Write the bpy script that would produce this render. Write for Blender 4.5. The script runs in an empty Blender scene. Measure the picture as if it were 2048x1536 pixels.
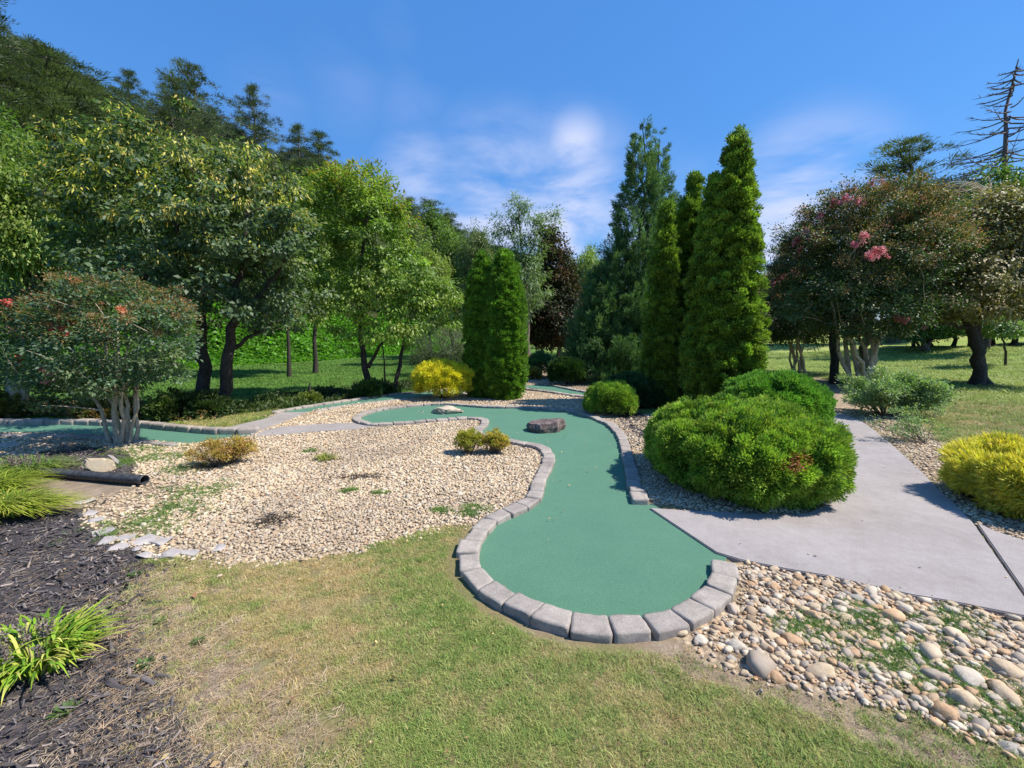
import bpy, bmesh, math, random
import numpy as np
from mathutils import Vector, Matrix, noise as mnoise
# ------------------------------------------------------------------ camera, sky, sun
S = bpy.context.scene
FPX, PITCH, CAMH = 850.0, math.radians(6.2), 1.6
cd = bpy.data.cameras.new('camera'); cam = bpy.data.objects.new('camera', cd)
S.collection.objects.link(cam); S.camera = cam
cd.sensor_width = 36; cd.lens = 36*FPX/2048; cd.clip_start = 0.05; cd.clip_end = 3000
cam.location = (0, 0, CAMH); cam.rotation_euler = (math.pi/2-PITCH, 0, 0)
SUN_AZ, SUN_EL = math.radians(-6), math.radians(53)      # azimuth from +X towards +Y
sdir = Vector((math.cos(SUN_AZ)*math.cos(SUN_EL), math.sin(SUN_AZ)*math.cos(SUN_EL), math.sin(SUN_EL)))
sl = bpy.data.lights.new('sun', 'SUN'); sun = bpy.data.objects.new('sun', sl); S.collection.objects.link(sun)
sl.energy = 4.9; sl.angle = math.radians(0.55); sl.color = (1.0, 0.935, 0.83)
sun.rotation_euler = sdir.to_track_quat('Z', 'Y').to_euler(); sun.location = (20, 8, 30)
S.view_settings.view_transform = 'Standard'; S.view_settings.look = 'None'
S.view_settings.exposure = 0.58; S.view_settings.gamma = 1.0
S.render.engine = 'CYCLES'
S.cycles.max_bounces = 6; S.cycles.diffuse_bounces = 3; S.cycles.glossy_bounces = 2
S.cycles.transmission_bounces = 3; S.cycles.transparent_max_bounces = 4
S.cycles.use_denoising = True
S.cycles.caustics_reflective = False; S.cycles.caustics_refractive = False

def raydir(px, py):
    u = (px-1024)/FPX; v = -(py-768)/FPX
    return Vector((u, math.cos(PITCH)+v*math.sin(PITCH), -math.sin(PITCH)+v*math.cos(PITCH)))
def G(px, py, z=0.0):
    d = raydir(px, py); t = (z-CAMH)/d.z
    return (d.x*t, d.y*t)
def AT(px, py, Y):
    d = raydir(px, py); t = Y/d.y
    return (d.x*t, Y, CAMH+d.z*t)

W = bpy.data.worlds.new('World'); S.world = W; W.use_nodes = True
nt = W.node_tree; N = nt.nodes; L = nt.links
bg = N['Background']
sky = N.new('ShaderNodeTexSky'); sky.sky_type = 'NISHITA'; sky.sun_disc = False
sky.sun_elevation = SUN_EL; sky.sun_rotation = math.pi/2-SUN_AZ
sky.air_density = 1.2; sky.dust_density = 0.15; sky.ozone_density = 4.0
def mth(op, a, b=None, c=None, tree=None):
    n = (tree or nt).nodes.new('ShaderNodeMath'); n.operation = op
    for i, v in enumerate((a, b, c)):
        if v is None: continue
        if isinstance(v, (int, float)): n.inputs[i].default_value = v
        else: (tree or nt).links.new(v, n.inputs[i])
    return n.outputs[0]
tc = N.new('ShaderNodeTexCoord')
sep = N.new('ShaderNodeSeparateXYZ'); L.new(tc.outputs['Generated'], sep.inputs[0])
zc = mth('MAXIMUM', sep.outputs[2], 0.03)
cu = mth('DIVIDE', sep.outputs[0], zc); cv = mth('DIVIDE', sep.outputs[1], zc)
cmb = N.new('ShaderNodeCombineXYZ'); L.new(cu, cmb.inputs[0]); L.new(cv, cmb.inputs[1])
cn = N.new('ShaderNodeTexNoise'); cn.inputs['Scale'].default_value = 2.0; cn.inputs['Detail'].default_value = 9
cn.inputs['Roughness'].default_value = .55; cn.inputs['Distortion'].default_value = .35
mp = N.new('ShaderNodeMapping'); mp.inputs['Rotation'].default_value = (.25, -.2, .2); mp.inputs['Scale'].default_value = (1.5, 1.5, 4.2)
L.new(tc.outputs['Generated'], mp.inputs[0]); L.new(mp.outputs[0], cn.inputs['Vector'])
blobs = None
for (px, py, rad, st) in [(1000, 410, .23, 1.05), (850, 360, .13, .7), (1130, 430, .24, 1.15), (1150, 300, .10, 1.0), (1600, 415, .2, 1.1), (1540, 490, .18, 1.1), (1660, 360, .1, .8),
                          (700, 170, .12, .10), (540, 195, .09, .14), (820, 215, .10, .12), (790, 60, .06, .15), (1290, 470, .2, .6), (930, 470, .22, .6)]:
    d = raydir(px, py).normalized()
    vm = N.new('ShaderNodeVectorMath'); vm.operation = 'DISTANCE'
    L.new(tc.outputs['Generated'], vm.inputs[0]); vm.inputs[1].default_value = d
    mr = N.new('ShaderNodeMapRange'); mr.interpolation_type = 'SMOOTHSTEP'
    L.new(vm.outputs['Value'], mr.inputs[0]); mr.inputs[1].default_value = 0; mr.inputs[2].default_value = rad
    mr.inputs[3].default_value = st; mr.inputs[4].default_value = 0
    blobs = mr.outputs[0] if blobs is None else mth('MAXIMUM', blobs, mr.outputs[0])
cr = N.new('ShaderNodeMapRange'); cr.interpolation_type = 'SMOOTHSTEP'
L.new(cn.outputs[0], cr.inputs[0]); cr.inputs[1].default_value = .34; cr.inputs[2].default_value = .64
cf = mth('MINIMUM', mth('MULTIPLY', cr.outputs[0], blobs), .95)
hs = N.new('ShaderNodeHueSaturation'); hs.inputs['Saturation'].default_value = 1.3; hs.inputs['Value'].default_value = 1.05
L.new(sky.outputs[0], hs.inputs['Color'])
blu = N.new('ShaderNodeMix'); blu.data_type = 'RGBA'; blu.inputs[0].default_value = .55; L.new(hs.outputs[0], blu.inputs[6]); blu.inputs[7].default_value = (.62, 1.78, 4.8, 1)
mx = N.new('ShaderNodeMix'); mx.data_type = 'RGBA'; L.new(cf, mx.inputs[0])
L.new(blu.outputs[2], mx.inputs[6]); mx.inputs[7].default_value = (4.1, 4.5, 6.0, 1)
L.new(mx.outputs[2], bg.inputs[0]); bg.inputs[1].default_value = 0.118

# ------------------------------------------------------------------ helpers
def linkobj(o, parent=None):
    S.collection.objects.link(o)
    if parent is not None: o.parent = parent
    return o
def tag(o, label, cat, group=None, kind=None):
    if label: o['label'] = label
    if cat: o['category'] = cat
    if group: o['group'] = group
    if kind: o['kind'] = kind
    return o
def thing(name, label, cat, loc=(0, 0, 0), rz=0, group=None):
    o = bpy.data.objects.new(name, None); o.empty_display_size = .2
    linkobj(o); o.location = loc; o.rotation_euler = (0, 0, rz)
    return tag(o, label, cat, group)
def mesh_np(name, V, F, C=None, smooth=False):
    """V (n,3), F (m,k) int array, C (n,3) colours -> mesh"""
    V = np.asarray(V, np.float32); F = np.asarray(F, np.int32)
    me = bpy.data.meshes.new(name)
    me.vertices.add(len(V)); me.vertices.foreach_set('co', V.ravel())
    m, k = F.shape
    me.loops.add(m*k); me.loops.foreach_set('vertex_index', F.ravel())
    me.polygons.add(m)
    me.polygons.foreach_set('loop_start', np.arange(0, m*k, k, dtype=np.int32))
    me.polygons.foreach_set('loop_total', np.full(m, k, dtype=np.int32))
    if smooth: me.polygons.foreach_set('use_smooth', np.ones(m, bool))
    if C is not None:
        a = me.color_attributes.new('col', 'FLOAT_COLOR', 'POINT')
        c4 = np.ones((len(V), 4), np.float32); c4[:, :3] = np.clip(C, 0, 1); a.data.foreach_set('color', c4.ravel())
    me.update(calc_edges=True)
    return me
def obj(name, me, mat, parent=None, loc=None):
    o = bpy.data.objects.new(name, me)
    if mat is not None and len(me.materials) == 0: me.materials.append(mat)
    linkobj(o, parent)
    if loc is not None: o.location = loc
    return o
def copy_tree(o, parent=None):
    c = o.copy(); S.collection.objects.link(c); c.parent = parent
    for ch in list(o.children): copy_tree(ch, c)
    return c
def nrm(a): return a/np.maximum(np.linalg.norm(a, axis=-1, keepdims=True), 1e-9)
def rnd(n, R): return nrm(R.normal(size=(n, 3)))
def vnoise(P, scale, seed, oct=3):
    R = np.random.default_rng(seed); out = np.zeros(len(P)); amp = 1; tot = 0; f = 1/scale
    for _ in range(oct):
        s = 0
        for _ in range(5):
            k = R.normal(size=P.shape[1])*f*2.2; s = s+np.sin(P@k+R.uniform(0, 6.3))
        out += amp*s/3.2; tot += amp; amp *= .55; f *= 2.1
    return out/tot
def inpoly(X, Y, poly):
    inside = np.zeros(X.shape, bool); n = len(poly); j = n-1
    for i in range(n):
        xi, yi = poly[i]; xj, yj = poly[j]
        c = ((yi > Y) != (yj > Y)) & (X < (xj-xi)*(Y-yi)/((yj-yi) or 1e-9)+xi)
        inside ^= c; j = i
    return inside
def smooth_line(pts, step, closed=False):
    P = np.array(pts, float); n = len(P); out = []
    for i in range(n if closed else n-1):
        if closed: p0, p1, p2, p3 = P[i-1], P[i], P[(i+1) % n], P[(i+2) % n]
        else: p0, p1, p2, p3 = P[max(i-1, 0)], P[i], P[i+1], P[min(i+2, n-1)]
        for t in np.linspace(0, 1, 9)[:-1]:
            out.append(.5*((2*p1)+(-p0+p2)*t+(2*p0-5*p1+4*p2-p3)*t*t+(-p0+3*p1-3*p2+p3)*t**3))
    out.append(P[0] if closed else P[-1]); out = np.array(out)
    d = np.r_[0, np.cumsum(np.linalg.norm(np.diff(out, axis=0), axis=1))]
    k = max(2, int(round(d[-1]/step))+1); s = np.linspace(0, d[-1], k)
    return np.stack([np.interp(s, d, out[:, c]) for c in range(P.shape[1])], 1)
# ------------------------------------------------------------------ materials
def mat_base(name):
    m = bpy.data.materials.new(name); m.use_nodes = True
    return m, m.node_tree, m.node_tree.nodes, m.node_tree.links, m.node_tree.nodes['Principled BSDF']
def leaf_mat(name, rough=.5, trans=.3, spec=.4, tint=(1.25, 1.5, .55)):
    m, t, n, l, p = mat_base(name)
    a = n.new('ShaderNodeAttribute'); a.attribute_name = 'col'
    l.new(a.outputs['Color'], p.inputs['Base Color']); p.inputs['Roughness'].default_value = rough
    p.inputs['Specular IOR Level'].default_value = spec
    if trans > 0:
        tr = n.new('ShaderNodeBsdfTranslucent'); ms = n.new('ShaderNodeMixShader'); ms.inputs[0].default_value = trans
        mu = n.new('ShaderNodeMix'); mu.data_type = 'RGBA'; mu.blend_type = 'MULTIPLY'; mu.inputs[0].default_value = 1
        l.new(a.outputs['Color'], mu.inputs[6]); mu.inputs[7].default_value = (*tint, 1); l.new(mu.outputs[2], tr.inputs[0])
        l.new(p.outputs[0], ms.inputs[1]); l.new(tr.outputs[0], ms.inputs[2])
        l.new(ms.outputs[0], n['Material Output'].inputs[0])
    return m
def ramp(n, l, src, stops):
    r = n.new('ShaderNodeValToRGB'); e = r.color_ramp.elements
    while len(e) < len(stops): e.new(.5)
    for i, (p, c) in enumerate(stops): e[i].position = p; e[i].color = (*c, 1)
    l.new(src, r.inputs[0]); return r.outputs[0]
def noise_tex(n, l, scale, detail=5, rough=.6, vec=None):
    t = n.new('ShaderNodeTexNoise'); t.inputs['Scale'].default_value = scale; t.inputs['Detail'].default_value = detail
    t.inputs['Roughness'].default_value = rough
    if vec is not None: l.new(vec, t.inputs['Vector'])
    return t.outputs[0]
def rgbmix(n, l, f, a, b, mode='MIX'):
    m = n.new('ShaderNodeMix'); m.data_type = 'RGBA'; m.blend_type = mode
    for s, v in ((0, f), (6, a), (7, b)):
        if isinstance(v, (int, float)): m.inputs[s].default_value = v
        elif isinstance(v, tuple): m.inputs[s].default_value = (*v, 1)
        else: l.new(v, m.inputs[s])
    return m.outputs[2]
def bump(n, l, p, h, strength, dist):
    b = n.new('ShaderNodeBump'); b.inputs['Strength'].default_value = strength; b.inputs['Distance'].default_value = dist
    l.new(h, b.inputs['Height']); l.new(b.outputs[0], p.inputs['Normal'])
def simple_mat(name, c1, c2, scale, rough=.85, bs=.4, bd=.01, c3=None, detail=6):
    m, t, n, l, p = mat_base(name)
    co = n.new('ShaderNodeTexCoord').outputs['Object']
    f = noise_tex(n, l, scale, detail, .65, co)
    st = [(.3, c1), (.7, c2)] if c3 is None else [(.28, c1), (.5, c2), (.72, c3)]
    l.new(ramp(n, l, f, st), p.inputs['Base Color']); p.inputs['Roughness'].default_value = rough
    f2 = noise_tex(n, l, scale*4, 6, .7, co); bump(n, l, p, f2, bs, bd)
    return m
LEAF = leaf_mat('leaf', .5, .36); LEAF_GLOSS = leaf_mat('glossy_leaf', .55, .2, .3); NEEDLE = leaf_mat('needle', .6, .32, .3, (1.2, 1.35, .6))
GRASSM = leaf_mat('grass_blade', .6, .25, .25, (1.2, 1.3, .6)); PETAL = leaf_mat('petal', .6, .3, .2, (1, 1, 1))
BARK_D = simple_mat('dark_bark', (.018, .014, .011), (.075, .06, .048), 14, .9, .8, .02)
BARK_M = simple_mat('grey_bark', (.07, .055, .04), (.2, .165, .13), 12, .9, .7, .02)
BARK_L = simple_mat('peeling_bark', (.13, .09, .06), (.48, .40, .30), 9, .75, .4, .01, (.30, .22, .155))
BARK_DEAD = simple_mat('weathered_bark', (.10, .07, .07), (.2, .15, .15), 4, .9, .5, .02)
# instanced (geometry-node) material reading the instance colour
def inst_mat(name, rough=.8, noise_amt=.3, nscale=60, trans=0, speckle=None):
    m, t, n, l, p = mat_base(name)
    a = n.new('ShaderNodeAttribute'); a.attribute_type = 'INSTANCER'; a.attribute_name = 'col'
    co = n.new('ShaderNodeTexCoord').outputs['Object']
    f = noise_tex(n, l, nscale, 4, .6, co)
    c = rgbmix(n, l, noise_amt, a.outputs['Color'], ramp(n, l, f, [(.3, (.25, .22, .2)), (.7, (1, 1, 1))]), 'MULTIPLY')
    l.new(c, p.inputs['Base Color']); p.inputs['Roughness'].default_value = rough; p.inputs['Specular IOR Level'].default_value = .3
    if trans:
        tr = n.new('ShaderNodeBsdfTranslucent'); ms = n.new('ShaderNodeMixShader'); ms.inputs[0].default_value = trans
        l.new(c, tr.inputs[0]); l.new(p.outputs[0], ms.inputs[1]); l.new(tr.outputs[0], ms.inputs[2]); l.new(ms.outputs[0], n['Material Output'].inputs[0])
    return m
def scatter(name, label, cat, protos, P, rot, scl, idx, col, kind='stuff'):
    """instances prototypes (unlinked objects) on points through geometry nodes"""
    me = bpy.data.meshes.new(name); me.vertices.add(len(P)); me.vertices.foreach_set('co', np.asarray(P, np.float32).ravel())
    for nm, ty, arr in (('rot', 'FLOAT_VECTOR', rot), ('scl', 'FLOAT_VECTOR', scl)):
        a = me.attributes.new(nm, ty, 'POINT'); a.data.foreach_set('vector', np.asarray(arr, np.float32).ravel())
    a = me.attributes.new('idx', 'INT', 'POINT'); a.data.foreach_set('value', np.asarray(idx, np.int32))
    a = me.attributes.new('col', 'FLOAT_COLOR', 'POINT'); c4 = np.ones((len(P), 4), np.float32); c4[:, :3] = np.clip(col, 0, 1)
    a.data.foreach_set('color', c4.ravel()); me.update()
    o = bpy.data.objects.new(name, me); linkobj(o); tag(o, label, cat, None, kind)
    pc = bpy.data.collections.new(name+'_source')
    for q in protos: pc.objects.link(q)
    ng = bpy.data.node_groups.new(name, 'GeometryNodeTree')
    ng.interface.new_socket('Geometry', in_out='INPUT', socket_type='NodeSocketGeometry')
    ng.interface.new_socket('Geometry', in_out='OUTPUT', socket_type='NodeSocketGeometry')
    n = ng.nodes; l = ng.links
    gi = n.new('NodeGroupInput'); go = n.new('NodeGroupOutput'); ip = n.new('GeometryNodeInstanceOnPoints')
    ci = n.new('GeometryNodeCollectionInfo'); ci.inputs['Collection'].default_value = pc
    ci.inputs['Separate Children'].default_value = True; ci.inputs['Reset Children'].default_value = True
    def na(nm, ty):
        q = n.new('GeometryNodeInputNamedAttribute'); q.data_type = ty; q.inputs['Name'].default_value = nm
        return [s for s in q.outputs if s.enabled and s.name == 'Attribute'][0]
    l.new(gi.outputs[0], ip.inputs['Points']); l.new(ci.outputs[0], ip.inputs['Instance']); ip.inputs['Pick Instance'].default_value = True
    l.new(na('idx', 'INT'), ip.inputs['Instance Index']); l.new(na('rot', 'FLOAT_VECTOR'), ip.inputs['Rotation'])
    l.new(na('scl', 'FLOAT_VECTOR'), ip.inputs['Scale']); l.new(ip.outputs[0], go.inputs[0])
    md = o.modifiers.new('scatter', 'NODES'); md.node_group = ng
    return o
# ------------------------------------------------------------------ layout (points on the ground)
def GP(lst, z=0.0): return [G(x, y, z) for x, y in lst]
BH = .062
chainA = GP([(1281, 1000), (1271, 973), (1266, 949), (1260, 926), (1254, 906), (1248, 883), (1238, 863), (1223, 848), (1199, 837), (1180, 830),
    (1141, 820), (1102, 816), (1047, 812), (1000, 812), (961, 810.5), (930, 808), (902, 806), (851, 807), (793, 812), (754, 818), (728, 825), (712, 834),
    (722, 842), (754, 847), (812, 843), (851, 840), (891, 837), (930, 834), (958, 835), (971, 841), (966, 850), (955, 857), (959, 867), (980, 873), (1008, 877),
    (1047, 885), (1078, 891), (1096, 902), (1098, 918), (1090, 936), (1080, 953), (1076, 969), (1072, 984), (1059, 1000), (1039, 1010), (1012, 1023),
    (980, 1037), (959, 1059), (943, 1078), (936, 1102), (937, 1129), (955, 1156), (996, 1184), (1043, 1205), (1094, 1229), (1164, 1244), (1230, 1248),
    (1299, 1244), (1360, 1231), (1403, 1207), (1440, 1178), (1448, 1148), (1446, 1120)], BH)
lineA = smooth_line(chainA, .05)
greenA_poly = [tuple(p) for p in lineA]+GP([(1455, 1114), (1440, 1100), (1310, 1012), (1290, 1008)])
pathL = [(1299, 1021), (1370, 1026), (1450, 1030), (1560, 1034), (1615, 1031), (1650, 1015), (1680, 985), (1690, 955), (1684, 915), (1668, 880), (1655, 855), (1648, 826)]
pathR = [(1660, 825), (1690, 831), (1720, 843), (1749, 864), (1781, 890), (1813, 919), (1845, 949), (1875, 981), (1907, 1010), (1945, 1050)]
path1 = GP(pathL+pathR+[(2050, 1203), (2110, 1292)]) + GP([(2048, 1243), (1987, 1228), (1904, 1211), (1821, 1197), (1738, 1178), (1655, 1159), (1573, 1145), (1480, 1126), (1452, 1112), (1425, 1112)])
path1 = GP(pathL)+GP(pathR)+GP([(2079, 1247)])+GP([(1987, 1228), (1904, 1211), (1821, 1197), (1738, 1178), (1655, 1159), (1573, 1145), (1480, 1126), (1432, 1111)])
path2 = GP([(1952, 1050), (1990, 1068), (2048, 1087), (2300, 1170), (2500, 1380), (2300, 1310), (2087, 1249)])
walkA = GP([(502, 874), (524, 862), (560, 849), (618, 825.5), (560, 827.5), (536, 838), (492, 848), (455, 857), (500, 864)])
walkB = GP([(508, 876), (560, 872), (632, 866), (700, 862), (745, 856), (762, 853), (720, 845), (700, 848.5), (632, 851), (566, 856), (528, 863)])
chainL1 = GP([(-150, 846), (-60, 845), (0, 844), (68, 843), (154, 843), (273, 848), (342, 854), (410, 860), (470, 862), (518, 859)], BH)
chainL2 = GP([(-150, 868), (-60, 868), (0, 867), (103, 867), (205, 871), (290, 880), (350, 887)], BH)
greenL = GP([(-150, 849), (0, 847), (154, 846), (273, 851), (342, 857), (410, 863), (520, 860), (520, 865), (499, 873), (437, 880), (410, 885), (369, 889), (290, 882), (205, 872), (103, 867), (0, 867), (-150, 869)])
chainM1 = GP([(547, 823), (560, 820), (600, 813), (688, 800), (776, 788), (852, 781), (930, 775)], BH)
greenM = GP([(556, 829), (553, 823), (600, 815), (688, 802), (776, 790), (852, 784), (930, 778), (934, 786), (834, 796), (717, 808), (628, 821), (616, 826)])
chainM2 = GP([(630, 819), (717, 806), (790, 798), (834, 793.5), (934, 783)], BH)
chainF1 = GP([(1046, 776), (1085, 780), (1113, 784), (1150, 790), (1183, 793)], BH)
chainF2 = GP([(1108, 770), (1130, 774), (1155, 779), (1190, 785)], BH)
greenF = GP([(1050, 775), (1046, 772), (1075, 771), (1110, 773), (1140, 778), (1190, 788), (1188, 794), (1150, 790), (1085, 780)])
gravel_main = GP([(930, 1052), (860, 1058), (800, 1077), (700, 1107), (600, 1125), (500, 1132), (400, 1116), (330, 1110), (270, 1090), (215, 1060), (185, 1020), (215, 990),
    (300, 965), (262, 935), (255, 912), (170, 890), (60, 884), (-160, 884), (-160, 864), (0, 866), (205, 870), (350, 886), (410, 884), (440, 878), (500, 866), (540, 850), (545, 830),
    (620, 812), (850, 782), (930, 772), (1040, 765), (1190, 780), (1240, 800), (1245, 850), (1290, 880), (1315, 1010), (1300, 1025), (1250, 1000), (1050, 1100)])
gravel_far = GP([(1040, 775), (1050, 735), (1120, 716), (1190, 718), (1190, 790), (1120, 785)])
gravel_b1 = GP([(1240, 845), (1300, 870), (1300, 1005), (1420, 1028), (1540, 1030), (1610, 1025), (1665, 1000), (1705, 950), (1640, 830), (1500, 820), (1290, 830)])
gravel_r = GP([(1650, 826), (1640, 790), (1700, 790), (1760, 815), (1840, 850), (1900, 900), (1900, 950), (1940, 1000), (2100, 1050), (2100, 1110), (1945, 1052), (1875, 981), (1813, 919), (1749, 864), (1690, 831)])
rocks_bed = GP([(1460, 1118), (1573, 1143), (1655, 1158), (1738, 1177), (1821, 1196), (1904, 1210), (1987, 1227), (2100, 1258), (2500, 1400), (2450, 1760), (2250, 1640), (2048, 1525), (1904, 1468), (1780, 1425), (1655, 1392), (1531, 1370), (1448, 1348), (1374, 1303), (1350, 1262), (1420, 1225), (1466, 1180)])
mulch_near = GP([(-400, 1050), (0, 1045), (185, 1015), (175, 1050), (215, 1085), (330, 1125), (290, 1160), (265, 1190), (300, 1240), (330, 1330), (380, 1440), (430, 1560), (450, 1760), (-700, 1760)])
mulch_tree = GP([(50, 915), (140, 890), (255, 905), (275, 935), (240, 965), (120, 962), (-40, 960), (-60, 925)])
mulch_right = GP([(1225, 836), (1260, 820), (1300, 835), (1300, 885), (1262, 900), (1243, 865)])
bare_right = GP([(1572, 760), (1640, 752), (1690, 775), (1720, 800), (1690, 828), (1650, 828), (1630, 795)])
bare_straw = GP([(1380, 1275), (1500, 1330), (1700, 1400), (1900, 1470), (2048, 1540), (2200, 1700), (2000, 1640), (1800, 1530), (1640, 1440), (1500, 1390), (1380, 1355), (1250, 1290), (1060, 1270), (1000, 1215), (960, 1190), (1000, 1180), (1100, 1240), (1250, 1262)])
wash = GP([(215, 985), (300, 955), (380, 975), (330, 1040), (420, 1110), (330, 1115), (215, 1070), (170, 1035)])

FOOT = [(-60, -45), (-10, -26), (0, -23), (16, -19), (24, -17), (30, -14.5), (40, -12), (55, -8), (75, -7), (110, -6), (160, -4), (220, 0), (320, 10), (500, 30), (3000, 200)]
def foot_x(Y): return np.interp(Y, [a for a, b in FOOT], [b for a, b in FOOT])
def terr(X, Y):
    X = np.asarray(X, float); Y = np.asarray(Y, float)
    d = np.maximum(0, foot_x(Y)-X)
    cap = np.interp(Y, [0, 40, 70, 110, 170, 260, 500], [16, 25, 34, 44, 50, 36, 10])
    h = cap*(1-np.exp(-d*.72/cap))*np.clip(d/3, 0, 1)
    # gentle rise of the right-hand lawn and the far field
    h2 = .9*np.clip((X-17)/14, 0, 1)**2*np.clip((Y-4)/10, 0, 1)
    dr = np.maximum(0, X-40+np.clip(60-Y, 0, 40)*.1); h3 = 6*(1-np.exp(-dr*.03))*np.clip((Y-20)/30, 0, 1)
    # shallow swale beyond the left greens
    return h+h2+h3
def tz(x, y): return float(terr(x, y))
# ------------------------------------------------------------------ ground sheet
def axis(segs):
    out = [segs[0][0]]
    for a, b, s in segs:
        n = max(1, int(round((b-a)/s))); out += list(np.linspace(a, b, n+1)[1:])
    return np.array(out)
ax = axis([(-2500, -600, 300), (-600, -150, 40), (-150, -40, 5), (-40, -12, 1.0), (-12, -6, .12), (-6, 6, .045), (6, 14, .12), (14, 40, 1), (40, 150, 6), (150, 600, 40), (600, 2500, 300)])
ay = axis([(-2500, -600, 300), (-600, -100, 50), (-100, -10, 6), (-10, .8, .8), (.8, 7, .045), (7, 13, .09), (13, 40, .5), (40, 300, 5), (300, 700, 40), (700, 2900, 300)])
GX, GY = np.meshgrid(ax, ay)
P2 = np.stack([GX.ravel(), GY.ravel()], 1)
wob = np.stack([vnoise(P2, .35, 5, 3), vnoise(P2, .35, 6, 3)], 1)*.07*np.clip(P2[:, 1:2]/4, .5, 2.2)
XW, YW = P2[:, 0]+wob[:, 0], P2[:, 1]+wob[:, 1]
zone = np.zeros((len(P2), 3))   # r mulch, g gravel base, b bare/straw
for pl in (mulch_near, mulch_tree, mulch_right): zone[:, 0] = np.maximum(zone[:, 0], inpoly(XW, YW, pl))
gravel_l = GP([(-160, 878), (170, 884), (150, 896), (60, 914), (-160, 920)])
silt = GP([(90, 950), (300, 950), (310, 990), (225, 1015), (180, 1030), (100, 1032)])
for pl in (gravel_l, gravel_main, gravel_far, gravel_b1, gravel_r, rocks_bed): zone[:, 1] = np.maximum(zone[:, 1], inpoly(XW, YW, pl))
straw_left = GP([(265, 1185), (335, 1140), (385, 1190), (480, 1300), (570, 1400), (660, 1560), (700, 1760), (420, 1760), (350, 1450), (300, 1300)])
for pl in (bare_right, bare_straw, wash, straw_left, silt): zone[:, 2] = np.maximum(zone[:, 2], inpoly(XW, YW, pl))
zone[:, 0] *= 1-zone[:, 1]*(1-inpoly(XW, YW, mulch_right)); zone[:, 1] *= 1-zone[:, 0]
Z3 = zone.reshape(len(ay), len(ax), 3)
for _ in range(2): Z3[1:-1, 1:-1] = (Z3[1:-1, 1:-1]*2+Z3[:-2, 1:-1]+Z3[2:, 1:-1]+Z3[1:-1, :-2]+Z3[1:-1, 2:])/6
zone = Z3.reshape(-1, 3)
H = terr(P2[:, 0], P2[:, 1])
flat = np.zeros(len(P2), bool)
for pl in (greenA_poly, greenL, greenM, greenF, path1, path2, walkA, walkB): flat |= inpoly(P2[:, 0], P2[:, 1], pl)
near = np.clip(1-np.hypot(P2[:, 0], P2[:, 1])/20, 0, 1)
H = H+np.where(flat, 0, (vnoise(P2, .5, 9, 3)*.008-.004)*near)+np.where(P2[:, 1] > 18, vnoise(P2, 6, 11, 2)*.06, 0)*np.clip((P2[:, 1]-18)/20, 0, 1)
H += np.where(flat, -.012, .014)*np.where(np.hypot(P2[:, 0], P2[:, 1]) < 60, 1, 0)
nx, ny = len(ax), len(ay)
ii = (np.arange(ny-1)[:, None]*nx+np.arange(nx-1)[None, :]).ravel()
F = np.stack([ii, ii+1, ii+nx+1, ii+nx], 1)
gme = mesh_np('ground', np.column_stack([P2, H]), F, zone, True)
m, t, n, l, p = mat_base('ground_surface')
at = n.new('ShaderNodeAttribute'); at.attribute_name = 'col'
geo = n.new('ShaderNodeNewGeometry').outputs['Position']
sp = n.new('ShaderNodeSeparateColor'); l.new(at.outputs['Color'], sp.inputs[0])
big = noise_tex(n, l, 1.1, 4, .6, geo); med = noise_tex(n, l, 5, 5, .7, geo); fine = noise_tex(n, l, 60, 4, .7, geo); huge = noise_tex(n, l, .12, 3, .5, geo)
lawn = ramp(n, l, med, [(.28, (.27, .20, .11)), (.46, (.22, .185, .08)), (.62, (.14, .17, .05)), (.8, (.09, .15, .035))])
lawn = rgbmix(n, l, ramp(n, l, big, [(.35, (0, 0, 0)), (.65, (1, 1, 1))]), lawn, rgbmix(n, l, .5, lawn, (.32, .24, .14)))
lawn = rgbmix(n, l, .55, lawn, ramp(n, l, fine, [(.3, (.35, .35, .3)), (.7, (1, 1, 1))]), 'MULTIPLY')
# farther lawn (mown, greener): blend by position
sx = n.new('ShaderNodeSeparateXYZ'); l.new(geo, sx.inputs[0])
dist = mth('SQRT', mth('ADD', mth('POWER', sx.outputs[0], 2, tree=t), mth('POWER', sx.outputs[1], 2, tree=t), tree=t), tree=t)
fr = n.new('ShaderNodeMapRange'); l.new(dist, fr.inputs[0]); fr.inputs[1].default_value = 5.5; fr.inputs[2].default_value = 11
farlawn = ramp(n, l, huge, [(.35, (.27, .36, .08)), (.65, (.38, .42, .13))])
lf = n.new('ShaderNodeMapRange'); l.new(sx.outputs[0], lf.inputs[0]); lf.inputs[1].default_value = 2; lf.inputs[2].default_value = 9
farlawn = rgbmix(n, l, lf.outputs[0], (.075, .175, .025), farlawn)
rf = n.new('ShaderNodeMapRange'); l.new(sx.outputs[1], rf.inputs[0]); rf.inputs[1].default_value = 9; rf.inputs[2].default_value = 14
rightdry = rgbmix(n, l, rf.outputs[0], ramp(n, l, med, [(.3, (.24, .20, .10)), (.7, (.12, .14, .045))]), farlawn)
farlawn = rgbmix(n, l, lf.outputs[0], farlawn, rightdry)
farlawn = rgbmix(n, l, .6, farlawn, ramp(n, l, noise_tex(n, l, 14, 6, .8, geo), [(.3, (.45, .45, .4)), (.65, (1, 1, 1))]), 'MULTIPLY')
farlawn = rgbmix(n, l, .4, farlawn, ramp(n, l, med, [(.3, (.55, .55, .5)), (.6, (1, 1, 1))]), 'MULTIPLY')
lawn = rgbmix(n, l, fr.outputs[0], lawn, farlawn)
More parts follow.
